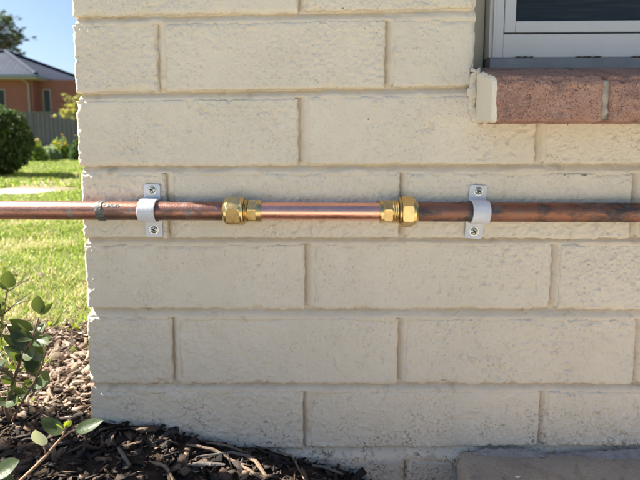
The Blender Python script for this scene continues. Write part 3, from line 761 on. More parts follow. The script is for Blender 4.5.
def clip(u, label, roll, up_shift, dn_shift):
    x = at(u, 213, 0)[0]; t = thing('pipe_clip', label, 'pipe clip', (x, 0, ZP), 'pale pipe clips screwed to the wall')
    W = .0195; TH = .0022; ri = RP + .0006; r0 = ri + TH
    # strap: from the wall, round the front of the pipe, back to the wall
    path = []
    yw = -.0035
    for a in np.linspace(-90, 90, 25):
        path.append((YP - math.cos(R(a)), math.sin(R(a))))
    inner = [(-.003, -ri)] + [(YP - ri * math.cos(R(a)), ri * math.sin(R(a))) for a in np.linspace(-90, 90, 29)] + [(-.003, ri)]
    outer = [(-.003, -r0)] + [(YP - r0 * math.cos(R(a)), r0 * math.sin(R(a))) for a in np.linspace(-90, 90, 29)] + [(-.003, r0)]
    n = len(inner); V = []
    for xx in (-W / 2, W / 2):
        for p in inner: V.append((xx, p[0], p[1]))
        for p in outer: V.append((xx, p[0], p[1]))
    Fl = []
    for i in range(n - 1):
        Fl += [(i, i + 1, n + i + 1, n + i), (2 * n + i + 1, 2 * n + i, 3 * n + i, 3 * n + i + 1), (n + i, n + i + 1, 3 * n + i + 1, 3 * n + i), (i + 1, i, 2 * n + i, 2 * n + i + 1)]
    o = ob('strap', mesh('strap', V, Fl, M_clip, True), t); smooth_by_angle(o, 40)
    m = o.modifiers.new('bevel', 'BEVEL'); m.width = .0006; m.segments = 3; m.limit_method = 'ANGLE'; m.angle_limit = R(50)
    for sgn, sh, ln in ((1, up_shift, .0298), (-1, dn_shift, .0325)):
        z0, z1 = (r0 - .001) * sgn, ln * sgn
        pts = []; rc = .0028; W2 = W
        cx = sh
        for (qx, qz, a0) in ((cx + W2 / 2 - rc, z1 - sgn * rc, 0), (cx - W2 / 2 + rc, z1 - sgn * rc, 90)):
            for a in np.linspace(a0, a0 + 90, 6): pts.append((qx + rc * math.cos(R(a)), qz + sgn * rc * math.sin(R(a))))
        pts += [(cx - W2 / 2, z0), (cx + W2 / 2, z0)]
        k = len(pts); V = [(a, -.0034, b) for a, b in pts] + [(a, -.0008, b) for a, b in pts]
        Fl = [tuple(range(k)) if sgn > 0 else tuple(range(k))[::-1]] + [(i, i + k, (i + 1) % k + k, (i + 1) % k) for i in range(k)]
        o = ob('tab', mesh('tab', V, Fl, M_clip), t)
        m = o.modifiers.new('bevel', 'BEVEL'); m.width = .0004; m.segments = 2; m.limit_method = 'ANGLE'
        screw(t, (cx + .0002, -.0034, (z1 + z0) / 2 + sgn * .0018), random.uniform(0, 1.5))
    t.rotation_euler = (0, roll, 0)
    return t
clip(154.0, 'pale coated pipe clip with two screws near the wall corner, over the reddish pipe', R(0.5), -.0006, .0008)
clip(475.3, 'pale coated pipe clip with two screws below the window sill, over the dark pipe', R(3.0), .0004, -.0006)

# ================================================================== MULCH
CH_V = np.array([(-.5, -.35, -.3), (.5, -.5, -.3), (.42, .5, -.3), (-.4, .42, -.3), (-.42, -.5, .35), (.36, -.3, .5), (.5, .3, .3), (-.5, .5, .42)])
def chips(n, xr, yr, lo, hi, tones, keep, name, seed, lift=.004):
    g = np.random.default_rng(seed); x = g.uniform(*xr, n); y = g.uniform(*yr, n); k = keep(x, y, g.random(n)); x, y = x[k], y[k]; n = len(x)
    L_ = g.uniform(lo, hi, n) * (1 + (g.random(n) > .93) * .5); W_ = L_ * g.uniform(.18, .5, n); T_ = W_ * g.uniform(.2, .55, n)
    z = gh(x, y) + g.uniform(-.002, lift, n)
    V = CH_V[None] * np.stack([L_, W_, T_], 1)[:, None] * g.uniform(.72, 1.28, (n, 8, 3))
    V[:, :, 2] += (V[:, :, 0] / L_[:, None]) ** 2 * L_[:, None] * g.uniform(-.25, .25, n)[:, None]
    az = g.uniform(0, 2 * math.pi, n); tl = g.normal(0, .32, n); rl = g.normal(0, .5, n)
    c, s = np.cos(rl), np.sin(rl); Y1 = V[:, :, 1] * c[:, None] - V[:, :, 2] * s[:, None]; Z1 = V[:, :, 1] * s[:, None] + V[:, :, 2] * c[:, None]
    c, s = np.cos(tl), np.sin(tl); X2 = V[:, :, 0] * c[:, None] + Z1 * s[:, None]; Z2 = -V[:, :, 0] * s[:, None] + Z1 * c[:, None]
    c, s = np.cos(az), np.sin(az); X3 = X2 * c[:, None] - Y1 * s[:, None]; Y3 = X2 * s[:, None] + Y1 * c[:, None]
    P = np.stack([X3 + x[:, None], Y3 + y[:, None], Z2 + z[:, None]], 2)
    # keep chips out of the wall and slab
    inb = (P[:, :, 0] > XC - .006) & (P[:, :, 1] > -.002)
    P[:, :, 1] = np.where(inb & (y < .02)[:, None], -.002, P[:, :, 1])
    P[:, :, 0] = np.where(inb & (y >= .02)[:, None], XC - .006, P[:, :, 0])
    Fq = np.array(BF)[None] + (np.arange(n) * 8)[:, None, None]
    T = np.array(tones); col = T[g.integers(0, len(T), n)] * g.uniform(.6, 1.35, n)[:, None]
    o = wob(name, P.reshape(-1, 3), Fq.reshape(-1, 4), M_chip, kind='stuff', origin=(0, 0, 0)); tone(o.data, np.repeat(col, 8, 0)); return o
TN = [(.045, .032, .025), (.07, .05, .038), (.10, .07, .05), (.06, .05, .045), (.15, .11, .08), (.035, .028, .024)]
TNl = [(.07, .05, .038), (.12, .09, .07), (.26, .19, .15), (.33, .26, .20), (.18, .13, .10), (.28, .22, .17), (.12, .09, .07)]  # dry flakes, tones also lifted to look sunlit
xs_ = at(450, 470, -.02)[0]
def kf(x, y, r):
    front = (y < -.001) & (x < .055 + .05 * (r - .5)); side = (x < XC - .012) & (y < .62) & (r > lawn_mask(x, y) * .93)
    return front & (r > ss(.45, .7, -y)) | side & (y >= -.001)
o = chips(17000, (-.95, .2), (-.62, .7), .006, .028, TN, kf, 'bark_mulch', 11); tag(o, 'dark bark mulch chips covering the garden bed at the foot of the wall', 'mulch')
o = chips(26000, (-.95, .2), (-.62, .7), .003, .009, TN, kf, 'fine_mulch', 12, .007); tag(o, 'fine dark mulch crumbs scattered between the bark chips', 'mulch')
kl = lambda x, y, r: (x < XC - .012) & (y > .0) & (y < .75) & (r > lawn_mask(x, y) * .8)
o = chips(22000, (-.95, -.3), (.0, .75), .007, .027, TNl, kl, 'sunlit_dry_mulch', 13, .008); tag(o, 'dry bark flakes toned paler for the sun on them, beside the wall corner', 'mulch')

def ground_at(u, v, it=30):
    """where the line of sight through a measured point meets the ground"""
    D = _f + _r * (u - 320) / F - _u * (v - CY) / F; o = np.array([0, -CAM_D, CAM_H]); t = (CAM_H) / -D[2]
    for _ in range(it):
        p = o + D * t; t += (p[2] - float(gh(p[0], p[1]))) / -D[2] * .7
    return o + D * t
def stick(pxs, r, m, label, name='stick', cat='stick', flat=1.0, lift=.006):
    P = [];
    for i, (u, v) in enumerate(pxs):
        p = ground_at(u, v); p[2] += lift + .003 * math.sin(i * 2.1); p[1] = min(p[1], -.004); P.append(Vector(p))
    # resample with slight kinks
    Q = []
    for a, b in zip(P[:-1], P[1:]):
        for k in range(4): Q.append(a.lerp(b, k / 4) + Vector((random.uniform(-1, 1), random.uniform(-1, 1), random.uniform(-1, 1))) * r * .2)
    Q.append(P[-1]); V, Fl = tube(Q, [r * (1 - .45 * abs(2 * k / (len(Q) - 1) - 1) ** 3) * random.uniform(.85, 1.15) for k in range(len(Q))], 7)
    if flat != 1: 
        zc = np.mean([v[2] for v in V]); V = [(v[0], v[1], zc + (v[2] - zc) * flat) for v in V]
    o = wob(name, V, Fl, m, smooth=False); tag(o, label, cat, 'sticks and bark pieces on the mulch'); return o
stick([(186, 449), (212, 456), (236, 465), (252, 477), (262, 486)], .0020, M_stick, 'long bent tan stick lying on the mulch near the wall')
stick([(188, 468), (206, 470), (225, 470)], .0033, M_stick_grey, 'flat grey splinter of wood lying on the dark mulch', 'wood_splinter', 'splinter', .5)
stick([(245, 459), (256, 468), (268, 482)], .0026, M_stick, 'short pale brown stick leaning down to the bottom edge of the view', flat=.7)
stick([(196, 462), (232, 459), (262, 462)], .0016, M_stick_grey, 'thin dark twig lying under the wall beside the bent tan stick', 'twig', 'twig')
stick([(272, 456), (292, 462), (300, 474), (304, 484)], .0010, M_stick, 'fine arched pale twig on the mulch below the brick joint', 'twig', 'twig')
stick([(118, 452), (124, 462), (130, 470)], .0022, M_stick_grey, 'small grey stick pointing at the corner of the wall', flat=.7)
stick([(206, 447), (226, 452), (246, 455)], .0014, M_stick, 'thin brown twig resting along the foot of the wall', 'twig', 'twig')
stick([(150, 466), (166, 474), (176, 486)], .0018, M_stick, 'small tan stick among dark chips at the bottom edge')
stick([(312, 470), (326, 474), (345, 478)], .0018, M_stick_grey, 'small grey twig at the right end of the mulch bed', 'twig', 'twig')

# ================================================================== GRASS
def grass(n, xr, yr, h0, h1, w0, name, label, seed, dens, shades, straw, mode=None):
    g = np.random.default_rng(seed)
    # sampled so density falls with distance
    y = yr[0] + (yr[1] - yr[0]) * g.random(n) ** 1.5; half = None
    x = -g.uniform(0, 1, n); lo = -(.72 * (y + .56) + .25); hi = -(.42 * (y + .56)) + .10; x = lo + (hi - lo) * g.random(n)
    m = lawn_mask(x, y) * (1 - .93 * np.clip(bare_mask(x, y), 0, 1)) * (np.hypot((x + 2.17) / .36, (y - 2.85) / .24) > 1); 
    if mode: m = ss(.60, .70, vn(x * 22, y * 22, 0, 97)) * ss(.02, .30, y)
    k = (g.random(n) < m) & ((x < XC - .02) | (y > HY1 + .5)); 
    x, y = x[k], y[k]; n = len(x)
    pat = vn(x * 14, y * 14, 0, 91); pat2 = vn(x * 3, y * 3, 0, 92); k = g.random(n) < (.35 + .9 * ss(.25, .6, pat)) ; x, y, pat2 = x[k], y[k], pat2[k]; n = len(x)
    far = np.clip((y - .4) / 5, 0, 1); H = g.uniform(h0, h1, n) * (.7 + .6 * vn(x * 6, y * 6, 0, 93)); W_ = w0 * g.uniform(.6, 1.3, n) * (1 + far * 2.2)
    az = g.uniform(0, 2 * math.pi, n); ln = g.uniform(.1, 1.3, n) * H; z = gh(x, y) - .002
    dx, dy = np.cos(az), np.sin(az); sx, sy = -dy * W_, dx * W_
    P = np.zeros((n, 6, 3)); b = np.stack([x, y, z], 1); s = np.stack([sx, sy, 0 * sx], 1)
    m1 = b + np.stack([dx * ln * .35, dy * ln * .35, H * .6], 1); tp = b + np.stack([dx * ln, dy * ln, H * np.where(ln > H, .55, .95)], 1)
    P[:, 0] = b - s; P[:, 1] = b + s; P[:, 2] = m1 + s * .8; P[:, 3] = m1 - s * .8; P[:, 4] = tp + s * .12; P[:, 5] = tp - s * .12
    Fq = np.array([(0, 1, 2, 3), (3, 2, 4, 5)])[None] + (np.arange(n) * 6)[:, None, None]
    T = np.array(shades); col = T[g.integers(0, len(T), n)] * g.uniform(.75, 1.3, n)[:, None]
    st = g.random(n) < straw(x, y, pat2); col[st] = np.array([(.50, .47, .23), (.40, .38, .17), (.60, .56, .36)])[g.integers(0, 3, st.sum())] * g.uniform(.7, 1.1, st.sum())[:, None]
    o = wob(name, P.reshape(-1, 3), Fq.reshape(-1, 4), M_blade, kind='stuff', origin=(0, 0, 0)); tone(o.data, np.repeat(col, 6, 0)); tag(o, label, 'grass')
GS = [(.14, .23, .035), (.19, .29, .05), (.11, .18, .03), (.27, .33, .075)]
grass(150000, (0, 0), (.22, 2.2), .008, .026, .0011, 'lawn_grass', 'short sunlit lawn grass with straw-coloured patches beside the wall', 21, 0, GS, lambda x, y, p:   .22 + .45 * ss(.36, .66, vn(x * 7, y * 7, 0, 99)) + .15 * (y < .8))
grass(170000, (0, 0), (1.8, 9.0), .014, .034, .0022, 'lawn_grass', 'bright green lawn grass farther back towards the flower bed', 22, 0, GS, lambda x, y, p: .10 + .15 * p)
grass(26000, (0, 0), (.02, .42), .010, .026, .0011, 'lawn_grass', 'sparse grass tufts creeping over the sunlit mulch beside the wall corner', 23, 0, [(.20, .30, .045), (.26, .34, .06), (.15, .24, .035)], lambda x, y, p: .15, 'tufts')
# weeds on the mulch
def leaf_mesh(name, L_, W_, m, fold=.25, curl=.2, n=7, point=.9):
    V = []; 
    for i in range(n):
        t = i / (n - 1); w_ = W_ / 2 * (math.sin(math.pi * min(1, t ** .85)) ** .75 if 0 < t < 1 else .02)
        y0 = -curl * L_ * t * t
        for q in (-1, -.5, 0, .5, 1): V.append((q * w_, y0 + abs(q) * w_ * -fold + (.03 * W_ * math.sin(t * 19) if abs(q) == 1 else 0), t * L_))
    return mesh(name, V, gridf(n, 5), m, True)
LM = [leaf_mesh('leaf', 1, .68, M_leaf), leaf_mesh('leaf', 1, .52, M_leaf, .35, .35), leaf_mesh('leaf', 1, .36, M_leaf, .5, .5)]
LP = leaf_mesh('leaf', 1, .8, M_leaf_glare, .1, .1); LN = [leaf_mesh('leaf', 1, .55, M_leaf_new, .3, .3), leaf_mesh('leaf', 1, .4, M_leaf_new, .4, .5)]
def put_leaf(parent, me, base, tip, normal, base_off=None):
    """leaf from base towards tip, its face turned to normal"""
    b = Vector(base); d = Vector(tip) - b; L_ = d.length; zc = d.normalized(); yv = -Vector(normal)
    yv = (yv - zc * yv.dot(zc)).normalized(); xv = yv.cross(zc)
    M = Matrix((xv, yv, zc)).transposed().to_4x4() @ Matrix.Diagonal((L_, L_, L_, 1))
    o = bpy.data.objects.new('leaf', me); COL.objects.link(o); o.parent = parent
    o.matrix_basis = Matrix.Translation(b - Vector(parent.location)) @ M; return o
g = random.Random(5)
def weed(u, v, s, label):
    p = ground_at(u, v); p[2] -= .001; t = thing('weed', label, 'weed', tuple(p), 'small weeds on the mulch')
    for k in range(g.randint(6, 9)):
        a = g.uniform(0, 2 * math.pi); e = g.uniform(.15, 1.0); L_ = s * g.uniform(.6, 1.1)
        d = Vector((math.cos(a) * math.cos(e), math.sin(a) * math.cos(e), math.sin(e))) * L_
        put_leaf(t, g.choice(LN), p, Vector(p) + d, (0, -.3, 1))
weed(78, 332, .022, 'yellow green weed tuft closest to the wall corner, in the sunlit mulch')
weed(72, 357, .020, 'yellow green weed tuft in the lit mulch halfway down the wall corner')
weed(66, 312, .016, 'small green weed at the edge of the straw-coloured lawn')
weed(52, 330, .018, 'small green weed behind the leafy shrub stems')
weed(24, 408, .014, 'tiny bright weed at the shaded edge of the mulch')
weed(28, 318, .020, 'green weed clump at the lawn edge left of the shrub leaves')

# ================================================================== SHRUB in the left foreground
def at3(u, v, Y): return Vector(at(u, v, Y))
root = Vector(ground_at(2, 432)); root.y = .0; root.z = float(gh(root.x, 0))
sh = thing('leafy_shrub', 'dark green leafy shrub with upright stems at the left edge of the view', 'shrub', tuple(root))
def branch(parent, pts, r0, r1, m=M_stem, name='stem'):
    V, Fl = tube(pts, [r0 + (r1 - r0) * k / (len(pts) - 1) for k in range(len(pts))], 7); return wob(name, V, Fl, m, parent, smooth=True)
def path3(pp): return [at3(*p) for p in pp]
branch(sh, [root] + path3([(6, 408, .0), (14, 380, -.005), (21, 358, -.005), (30, 343, .0), (35, 331, .0), (39, 317, .0)]), .0030, .0010)
branch(sh, [root] + path3([(-4, 390, .03), (-2, 350, .03), (2, 322, .02), (5, 302, .02), (8, 289, .02)]), .0022, .0009)
branch(sh, path3([(14, 380, -.005), (6, 370, -.02), (-6, 362, -.03)]), .0014, .0008)
branch(sh, path3([(30, 343, 0), (42, 334, .01), (52, 327, .015)]), .0011, .0006)
branch(sh, path3([(7, 292, .02), (18, 285, .025), (30, 278, .03)]), .0008, .0005)
branch(sh, path3([(2, 316, .02), (14, 305, .02), (30, 300, .03)]), .0009, .0005)
branch(sh, path3([(24, 352, 0), (27, 342, .0), (28, 333, .0)]), .0009, .0006)
branch(sh, path3([(17, 372, -.005), (28, 372, -.01), (38, 378, -.015)]), .0010, .0006)
# (base u,v,Y) -> (tip u,v,Y), mesh index, how far the face turns up or sideways
spec = [((8, 288, .02), (12, 266, .015), 0, (.2, -1, .1)), ((39, 314, 0), (41, 291, 0), 0, (.05, -1, .15)), ((40, 315, 0), (57, 301, .01), 2, (.5, -1, .5)),
        ((52, 327, .015), (74, 322, .0), 1, (.1, -.5, 1)), ((14, 305, .02), (33, 299, .03), 2, (.1, -.4, 1)), ((28, 333, 0), (22, 318, -.005), 1, (-.6, -1, .4)),
        ((33, 338, 0), (14, 347, -.02), 1, (0, -.7, 1)), ((33, 338, 0), (54, 350, -.01), 1, (.1, -.7, .9)), ((27, 348, 0), (38, 366, -.02), 0, (.2, -1, .6)),
        ((38, 378, -.015), (57, 384, -.03), 0, (.3, -1, .5)), ((38, 378, -.015), (34, 398, -.03), 1, (.4, -1, .3)), ((21, 360, -.005), (2, 352, -.02), 1, (-.2, -.8, .8)),
        ((20, 362, -.005), (32, 352, .01), 1, (.2, -.8, .6)), ((15, 378, -.005), (-4, 384, -.03), 0, (-.1, -1, .7)), ((13, 384, -.005), (27, 394, -.03), 1, (.1, -1, .7)),
        ((-4, 364, -.02), (12, 374, -.04), 1, (.1, -.8, 1)), ((3, 322, .02), (-12, 330, .01), 1, (0, -1, .6)), ((2, 330, .02), (14, 322, .0), 1, (.2, -1, .7)),
        ((-2, 350, .03), (14, 340, .02), 2, (.1, -.6, 1)), ((3, 310, .02), (-8, 298, .02), 1, (-.3, -1, .4)), ((8, 290, .02), (0, 278, .03), 2, (-.5, -1, .2)),
        ((18, 285, .025), (33, 276, .03), 2, (.3, -.3, 1)), ((8, 402, 0), (-6, 410, -.02), 0, (0, -1, .7)), ((9, 398, 0), (25, 410, -.02), 1, (.3, -1, .8)),
        ((30, 343, 0), (17, 331, .02), 1, (-.3, -.8, .6)), ((-3, 378, .03), (-14, 366, .03), 0, (-.3, -1, .5)), ((29, 340, 0), (49, 343, .03), 1, (.3, -.5, 1))]
for b, t, k, nrm in spec:
    b3, t3 = at3(*b), at3(*t); put_leaf(sh, LM[k if random.random() < .5 else min(2, k + 1)], b3, b3 + (t3 - b3) * .88, nrm)
g = random.Random(8)
branch(sh, [root] + path3([(20, 405, -.02), (33, 385, -.03), (41, 368, -.03), (46, 352, -.03)]), .0018, .0008)
for st_ in ([(20, 405), (33, 385), (41, 368), (46, 352)], [(6, 408), (14, 380), (21, 358), (30, 343), (35, 331)], [(-4, 390), (-2, 350), (2, 322), (5, 302)]):
    for a, b in zip(st_[:-1], st_[1:]):
        for q in range(5):
            f = (q + .5) / 5; sd_ = 1 if q % 2 else -1; u0, v0 = a[0] + (b[0] - a[0]) * f, a[1] + (b[1] - a[1]) * f; Yq = .0 + g.uniform(-.01, .03)
            L_ = g.uniform(9, 15); an = R(g.uniform(20, 75)); b3 = at3(u0, v0, .0 if st_[0][0] > 0 else .03)
            put_leaf(sh, g.choice(LM[1:]), b3, at3(u0 + sd_ * L_ * math.sin(an), v0 - L_ * math.cos(an), Yq), (g.uniform(-.5, .5), -1, g.uniform(.2, 1)))
# the part of the shrub left of the view
for s in range(7):
    a = Vector((root.x - .03 - .05 * s, -.03 - .02 * (s % 3), 0)); a.z = float(gh(a.x, a.y)); P = [a]
    for k in range(7): P.append(P[-1] + Vector((g.uniform(-.012, .010) - .004, g.uniform(-.02, .016), g.uniform(.032, .05))))
    branch(sh, P, .0026, .0008)
    for q in range(2, 8):
        for _ in range(3):
            d = Vector((g.uniform(-1, .45), g.uniform(-1, 1), g.uniform(-.3, .9))).normalized() * g.uniform(.022, .036)
            put_leaf(sh, g.choice(LM[:2]), P[q], P[q] + d, (g.uniform(-.5, .5), g.uniform(-1, .2), 1))
# shoot in the very foreground
YB = -.13
r2 = at3(14, 492, YB); r2.z = float(gh(r2.x, YB)) ; 
st = thing('leafy_shoot', 'thin reddish shoot with one round leaf whitened as by sun glare in front of the mulch', 'plant', tuple(r2))
branch(st, [r2] + path3([(20, 481, YB), (34, 468, YB), (46, 456, YB), (57, 443, YB), (63, 436, YB), (66, 424, YB)]), .0020, .0009, M_stem_red)
branch(st, path3([(62, 438, YB), (70, 432, YB), (75, 430, YB)]), .0010, .0008, M_stem_red)
branch(st, path3([(46, 456, YB), (45, 450, YB), (43, 445, YB)]), .0008, .0006, M_stem_red)
put_leaf(st, LP, at3(43, 446, YB), at3(37, 428, YB - .004), (-.15, -1, .35)).name = 'leaf'
put_leaf(st, LM[1], at3(73, 431, YB), at3(104, 426, YB + .01), (.1, -.55, 1))
put_leaf(st, LM[1], at3(63, 434, YB), at3(44, 421, YB + .008), (-.1, -.7, 1))
put_leaf(st, LN[1], at3(65, 428, YB), at3(73, 414, YB), (.6, -1, .3)); put_leaf(st, LN[1], at3(64, 430, YB), at3(60, 420, YB), (-.5, -1, .3))
put_leaf(st, LM[0], at3(-8, 476, YB - .02), at3(22, 462, YB - .01), (.1, -.75, 1)); put_leaf(st, LM[0], at3(14, 486, YB), at3(-6, 478, YB), (.1, -.75, 1))
branch(st, [r2, at3(2, 486, YB - .01), at3(-8, 476, YB - .02)], .0014, .0008, M_stem_red)

# ================================================================== BACKGROUND
def leaf_cloud(name, C_, n, size, shades, parent, seed, m=M_foliage, kind=None, flatten=0.0):
    """C_(g, n) gives n points; each gets a small folded leaf"""
    g_ = np.random.default_rng(seed); P = C_(g_, n); n = len(P); a = g_.normal(size=(n, 3)); a /= np.linalg.norm(a, axis=1)[:, None]
    b = np.cross(a, g_.normal(size=(n, 3))); b /= np.linalg.norm(b, axis=1)[:, None]; s = size * g_.uniform(.6, 1.4, n)[:, None]
    V = np.stack([P - a * s, P + b * s * .42, P + a * s, P - b * s * .42], 1); Fq = np.arange(n * 4).reshape(n, 4)
    T = np.array(shades); col = T[g_.integers(0, len(T), n)] * g_.uniform(.7, 1.3, n)[:, None]
    o = wob(name, V.reshape(-1, 3), Fq, m, parent, kind=kind); tone(o.data, np.repeat(col, 4, 0)); return o
# round clipped bush on the lawn
YH = 4.1; hb = at(-6, 170, YH); HR = abs(at(27, 140, YH)[0] - hb[0]); hz0 = float(gh(hb[0], YH)); hzt = at(-2, 106, YH)[2]; hh = hzt - hz0
bush = thing('round_bush', 'rounded dark green bush standing on the lawn at the left edge', 'bush', (hb[0], YH, hz0))
def hedge_pts(g_, n):
    v = g_.normal(size=(n, 3)); v /= np.linalg.norm(v, axis=1)[:, None]; r = g_.uniform(.72, 1.0, n) ** .6
    lump = .86 + .16 * vn(v[:, 0] * 3 + 9, v[:, 1] * 3 + 9, v[:, 2] * 3 + 9, 5) + .13 * vn(v[:, 0] * 8 + 9, v[:, 1] * 8 + 9, v[:, 2] * 8 + 9, 15); p = v * (r * lump)[:, None]
    q = np.stack([hb[0] + p[:, 0] * HR * 1.02, YH + p[:, 1] * HR, hz0 + hh * .5 + p[:, 2] * hh * .52], 1); return q[q[:, 2] > hz0 + .02]
leaf_cloud('crown', hedge_pts, 13000, .021, [(.035, .065, .02), (.05, .09, .025), (.07, .12, .035), (.03, .05, .018)], bush, 31)
leaf_cloud('highlight_blossoms', lambda g_, n: (lambda q: q[(q[:, 2] > hz0 + hh * .55)])(np.array([hb[0], YH, hz0 + hh * .5]) + (lambda v: v / np.linalg.norm(v, axis=1)[:, None] * np.array([HR * 1.0, HR * 1.0, hh * .53]))(g_.normal(size=(n, 3)))), 160, .012, [(.75, .75, .68)], bush, 32, M_flower, kind='stuff')  # white petal flecks standing in for bright highlights on the crown
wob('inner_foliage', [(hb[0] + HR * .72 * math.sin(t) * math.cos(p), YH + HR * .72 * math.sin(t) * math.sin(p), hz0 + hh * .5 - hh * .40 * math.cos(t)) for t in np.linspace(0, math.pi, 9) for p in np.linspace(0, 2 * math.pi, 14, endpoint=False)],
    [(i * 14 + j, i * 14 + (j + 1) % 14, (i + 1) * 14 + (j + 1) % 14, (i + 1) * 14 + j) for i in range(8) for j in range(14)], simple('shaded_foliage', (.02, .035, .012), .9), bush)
V, Fl = tube([(hb[0], YH, hz0 - .02), (hb[0] + .01, YH, hz0 + .15)], .03); wob('trunk', V, Fl, M_bark, bush)

# low flowering plants in front of the fence
def blob_pts(c, rx, ry, rz): 
    def f(g_, n):
        v = g_.normal(size=(n, 3)); v /= np.linalg.norm(v, axis=1)[:, None]; v *= (g_.random(n) ** .45)[:, None]
        v[:, 2] = np.abs(v[:, 2]); v[:, 2] *= .75 + .5 * vn(v[:, 0] * 3 + c[0] * 5, v[:, 1] * 3, 0, 6); return np.array(c) + v * np.array([rx, ry, rz])
    return f
GF = [(.16, .25, .05), (.22, .32, .06), (.28, .36, .09), (.10, .16, .04)]
def flower_bush(u, v, Y, wpx, hpx, shades, fl, label, seed, nfl=90):
    p = at(u, v, Y); p[2] = float(gh(p[0], Y)); k = (Y + CAM_D) / F; t = thing('flowering_plant', label, 'plant', tuple(p), 'low plants in front of the fence')
    leaf_cloud('foliage', blob_pts(p, wpx * k / 2, wpx * k / 2.4, hpx * k), 2600, .024, shades, t, seed)
    if fl: leaf_cloud('flower', (lambda g_, n: (lambda q: q[(q[:, 2] > p[2] + hpx * k * .45)])(blob_pts(p, wpx * k / 2, wpx * k / 2.2, hpx * k * 1.1)(g_, n))), nfl * 2, .022, fl, t, seed + 50, M_flower, kind='stuff')
flower_bush(37, 163, 7.2, 22, 20, GF, [(.75, .45, .03), (.8, .62, .05)], 'low green plant with yellow flowers right beside the round bush', 41)
flower_bush(52, 161, 7.6, 20, 14, [(.22, .30, .16), (.3, .38, .24)], None, 'low pale grey green plant in the middle of the flower bed', 42)
flower_bush(62, 160, 8.0, 26, 20, GF, [(.8, .38, .03), (.8, .6, .05)], 'green plant with orange flowers in front of the grey fence', 43)
flower_bush(80, 160, 7.6, 22, 22, [(.04, .08, .02), (.06, .11, .03)], [(.7, .5, .05)], 'darker green plant with a few yellow flowers, nearest the wall corner', 44, 20)
flower_bush(20, 160, 8.2, 26, 17, GF, None, 'green plant partly hidden behind the round bush', 45)

# steel fence
YFN = 21.0; fz1 = at(45, 112.5, YFN)[2]; fz0 = -.05; fx0, fx1 = at(-120, 112, YFN)[0], at(150, 112, YFN)[0]
M_steelfence = simple('blue_grey_steel_sheet', (.125, .112, .15), .5, .1, 3, .08)
fence = thing('steel_fence', 'blue grey corrugated steel fence between the lawn and the neighbouring brick house', 'fence', ((fx0 + fx1) / 2, YFN, 0))
PW = 2.35; x = fx0; prof = [(0, 0), (.05, 0), (.07, .035), (.13, .035), (.15, 0), (.196, 0)]
while x < fx1:
    V = []; xx = x
    while xx < x + PW - .1:
        for a, b in prof: V.append((xx + a, YFN - b))
        xx += .196
    n = len(V); VV = [(a, b, fz0) for a, b in V] + [(a, b, fz1) for a, b in V] + [(a, b + .004, fz0) for a, b in V] + [(a, b + .004, fz1) for a, b in V]
    Fl = [(i, i + 1, n + i + 1, n + i) for i in range(n - 1)] + [(2 * n + i + 1, 2 * n + i, 3 * n + i, 3 * n + i + 1) for i in range(n - 1)]
    wob('fence_panel', VV, Fl, M_steelfence, fence)
    box('post', (x - .03, x + .03, YFN - .045, YFN + .04, fz0, fz1 + .01), M_steelfence, fence)
    box('rail', (x + .031, x + PW - .031, YFN - .05, YFN + .045, fz1 - .01, fz1 + .035), M_steelfence, fence)
    x += PW

# neighbouring house
YN = 27.0; hp = at(35, 120, YN); nx1 = hp[0]; ze = at(38, 79, YN)[2]
nh = thing('brick_bungalow', 'red brick bungalow with a grey tiled hip roof beyond the steel fence', 'house', (nx1 - 6, YN, 0))
def housebrick():
    m, t, b, L = mat('red_house_brick'); P = pos(t); b.inputs['Roughness'].default_value = .9
    s = N(t, 'ShaderNodeSeparateXYZ'); L.new(P, s.inputs[0]); cmb = N(t, 'ShaderNodeCombineXYZ'); L.new(math_(t, 'ADD', s.outputs[0], s.outputs[1]), cmb.inputs[0]); L.new(s.outputs[2], cmb.inputs[1])
    br = N(t, 'ShaderNodeTexBrick'); L.new(cmb.outputs[0], br.inputs['Vector']); br.inputs['Scale'].default_value = 1; br.inputs['Brick Width'].default_value = .24; br.inputs['Row Height'].default_value = .086; br.inputs['Mortar Size'].default_value = .014
    br.inputs['Color1'].default_value = (.17, .028, .025, 1); br.inputs['Color2'].default_value = (.24, .048, .040, 1); br.inputs['Mortar'].default_value = (.34, .19, .16, 1)
    L.new(br.outputs[0], b.inputs['Base Color']); return m
M_hb = housebrick(); M_trim = simple('cream_trim', (.33, .28, .26), .6); M_gutter = simple('blue_grey_gutter', (.20, .24, .32), .4, .2)
xl = nx1 - 13
w1 = at(44, 110, YN + 1.2)[0]
def nbox(n_, *b, m=M_hb, p=nh): return box(n_, b, m, p)
nbox('wall', xl, nx1, YN, YN + .25, 0, ze)                 # front
nbox('wall', nx1 - .25, nx1, YN + .25, YN + .5, 0, ze)
nbox('wall', nx1, nx1 + 3.2, YN + .5, YN + .75, 0, ze)    # set-back wing
nbox('wall', xl, xl + .25, YN + .25, YN + 9, 0, ze); nbox('wall', xl + .25, nx1 + 3.2, YN + 8.75, YN + 9, 0, ze); nbox('wall', nx1 + 2.95, nx1 + 3.2, YN + .75, YN + 8.75, 0, ze)
def window(x0, x1, z0, z1, Y):
    f = box('window', (x0, x1, Y - .03, Y - .002, z0, z1), M_trim, nh); box('pane', (x0 + .07, x1 - .07, Y - .045, Y - .033, z0 + .07, z1 - .07), M_glass, f)
wa, wb = at(44, 110, YN + .5)[0], at(52, 110, YN + .5)[0]; zt2, zb2 = at(48, 89, YN + .5)[2], at(48, 124, YN + .5)[2]
window(wa, wb, max(.9, zb2), zt2, YN + .5)
wa, wb = at(-14, 100, YN)[0], at(6, 100, YN)[0]; window(wa, wb, at(0, 112, YN)[2], at(0, 89, YN)[2], YN)
zpost = ze
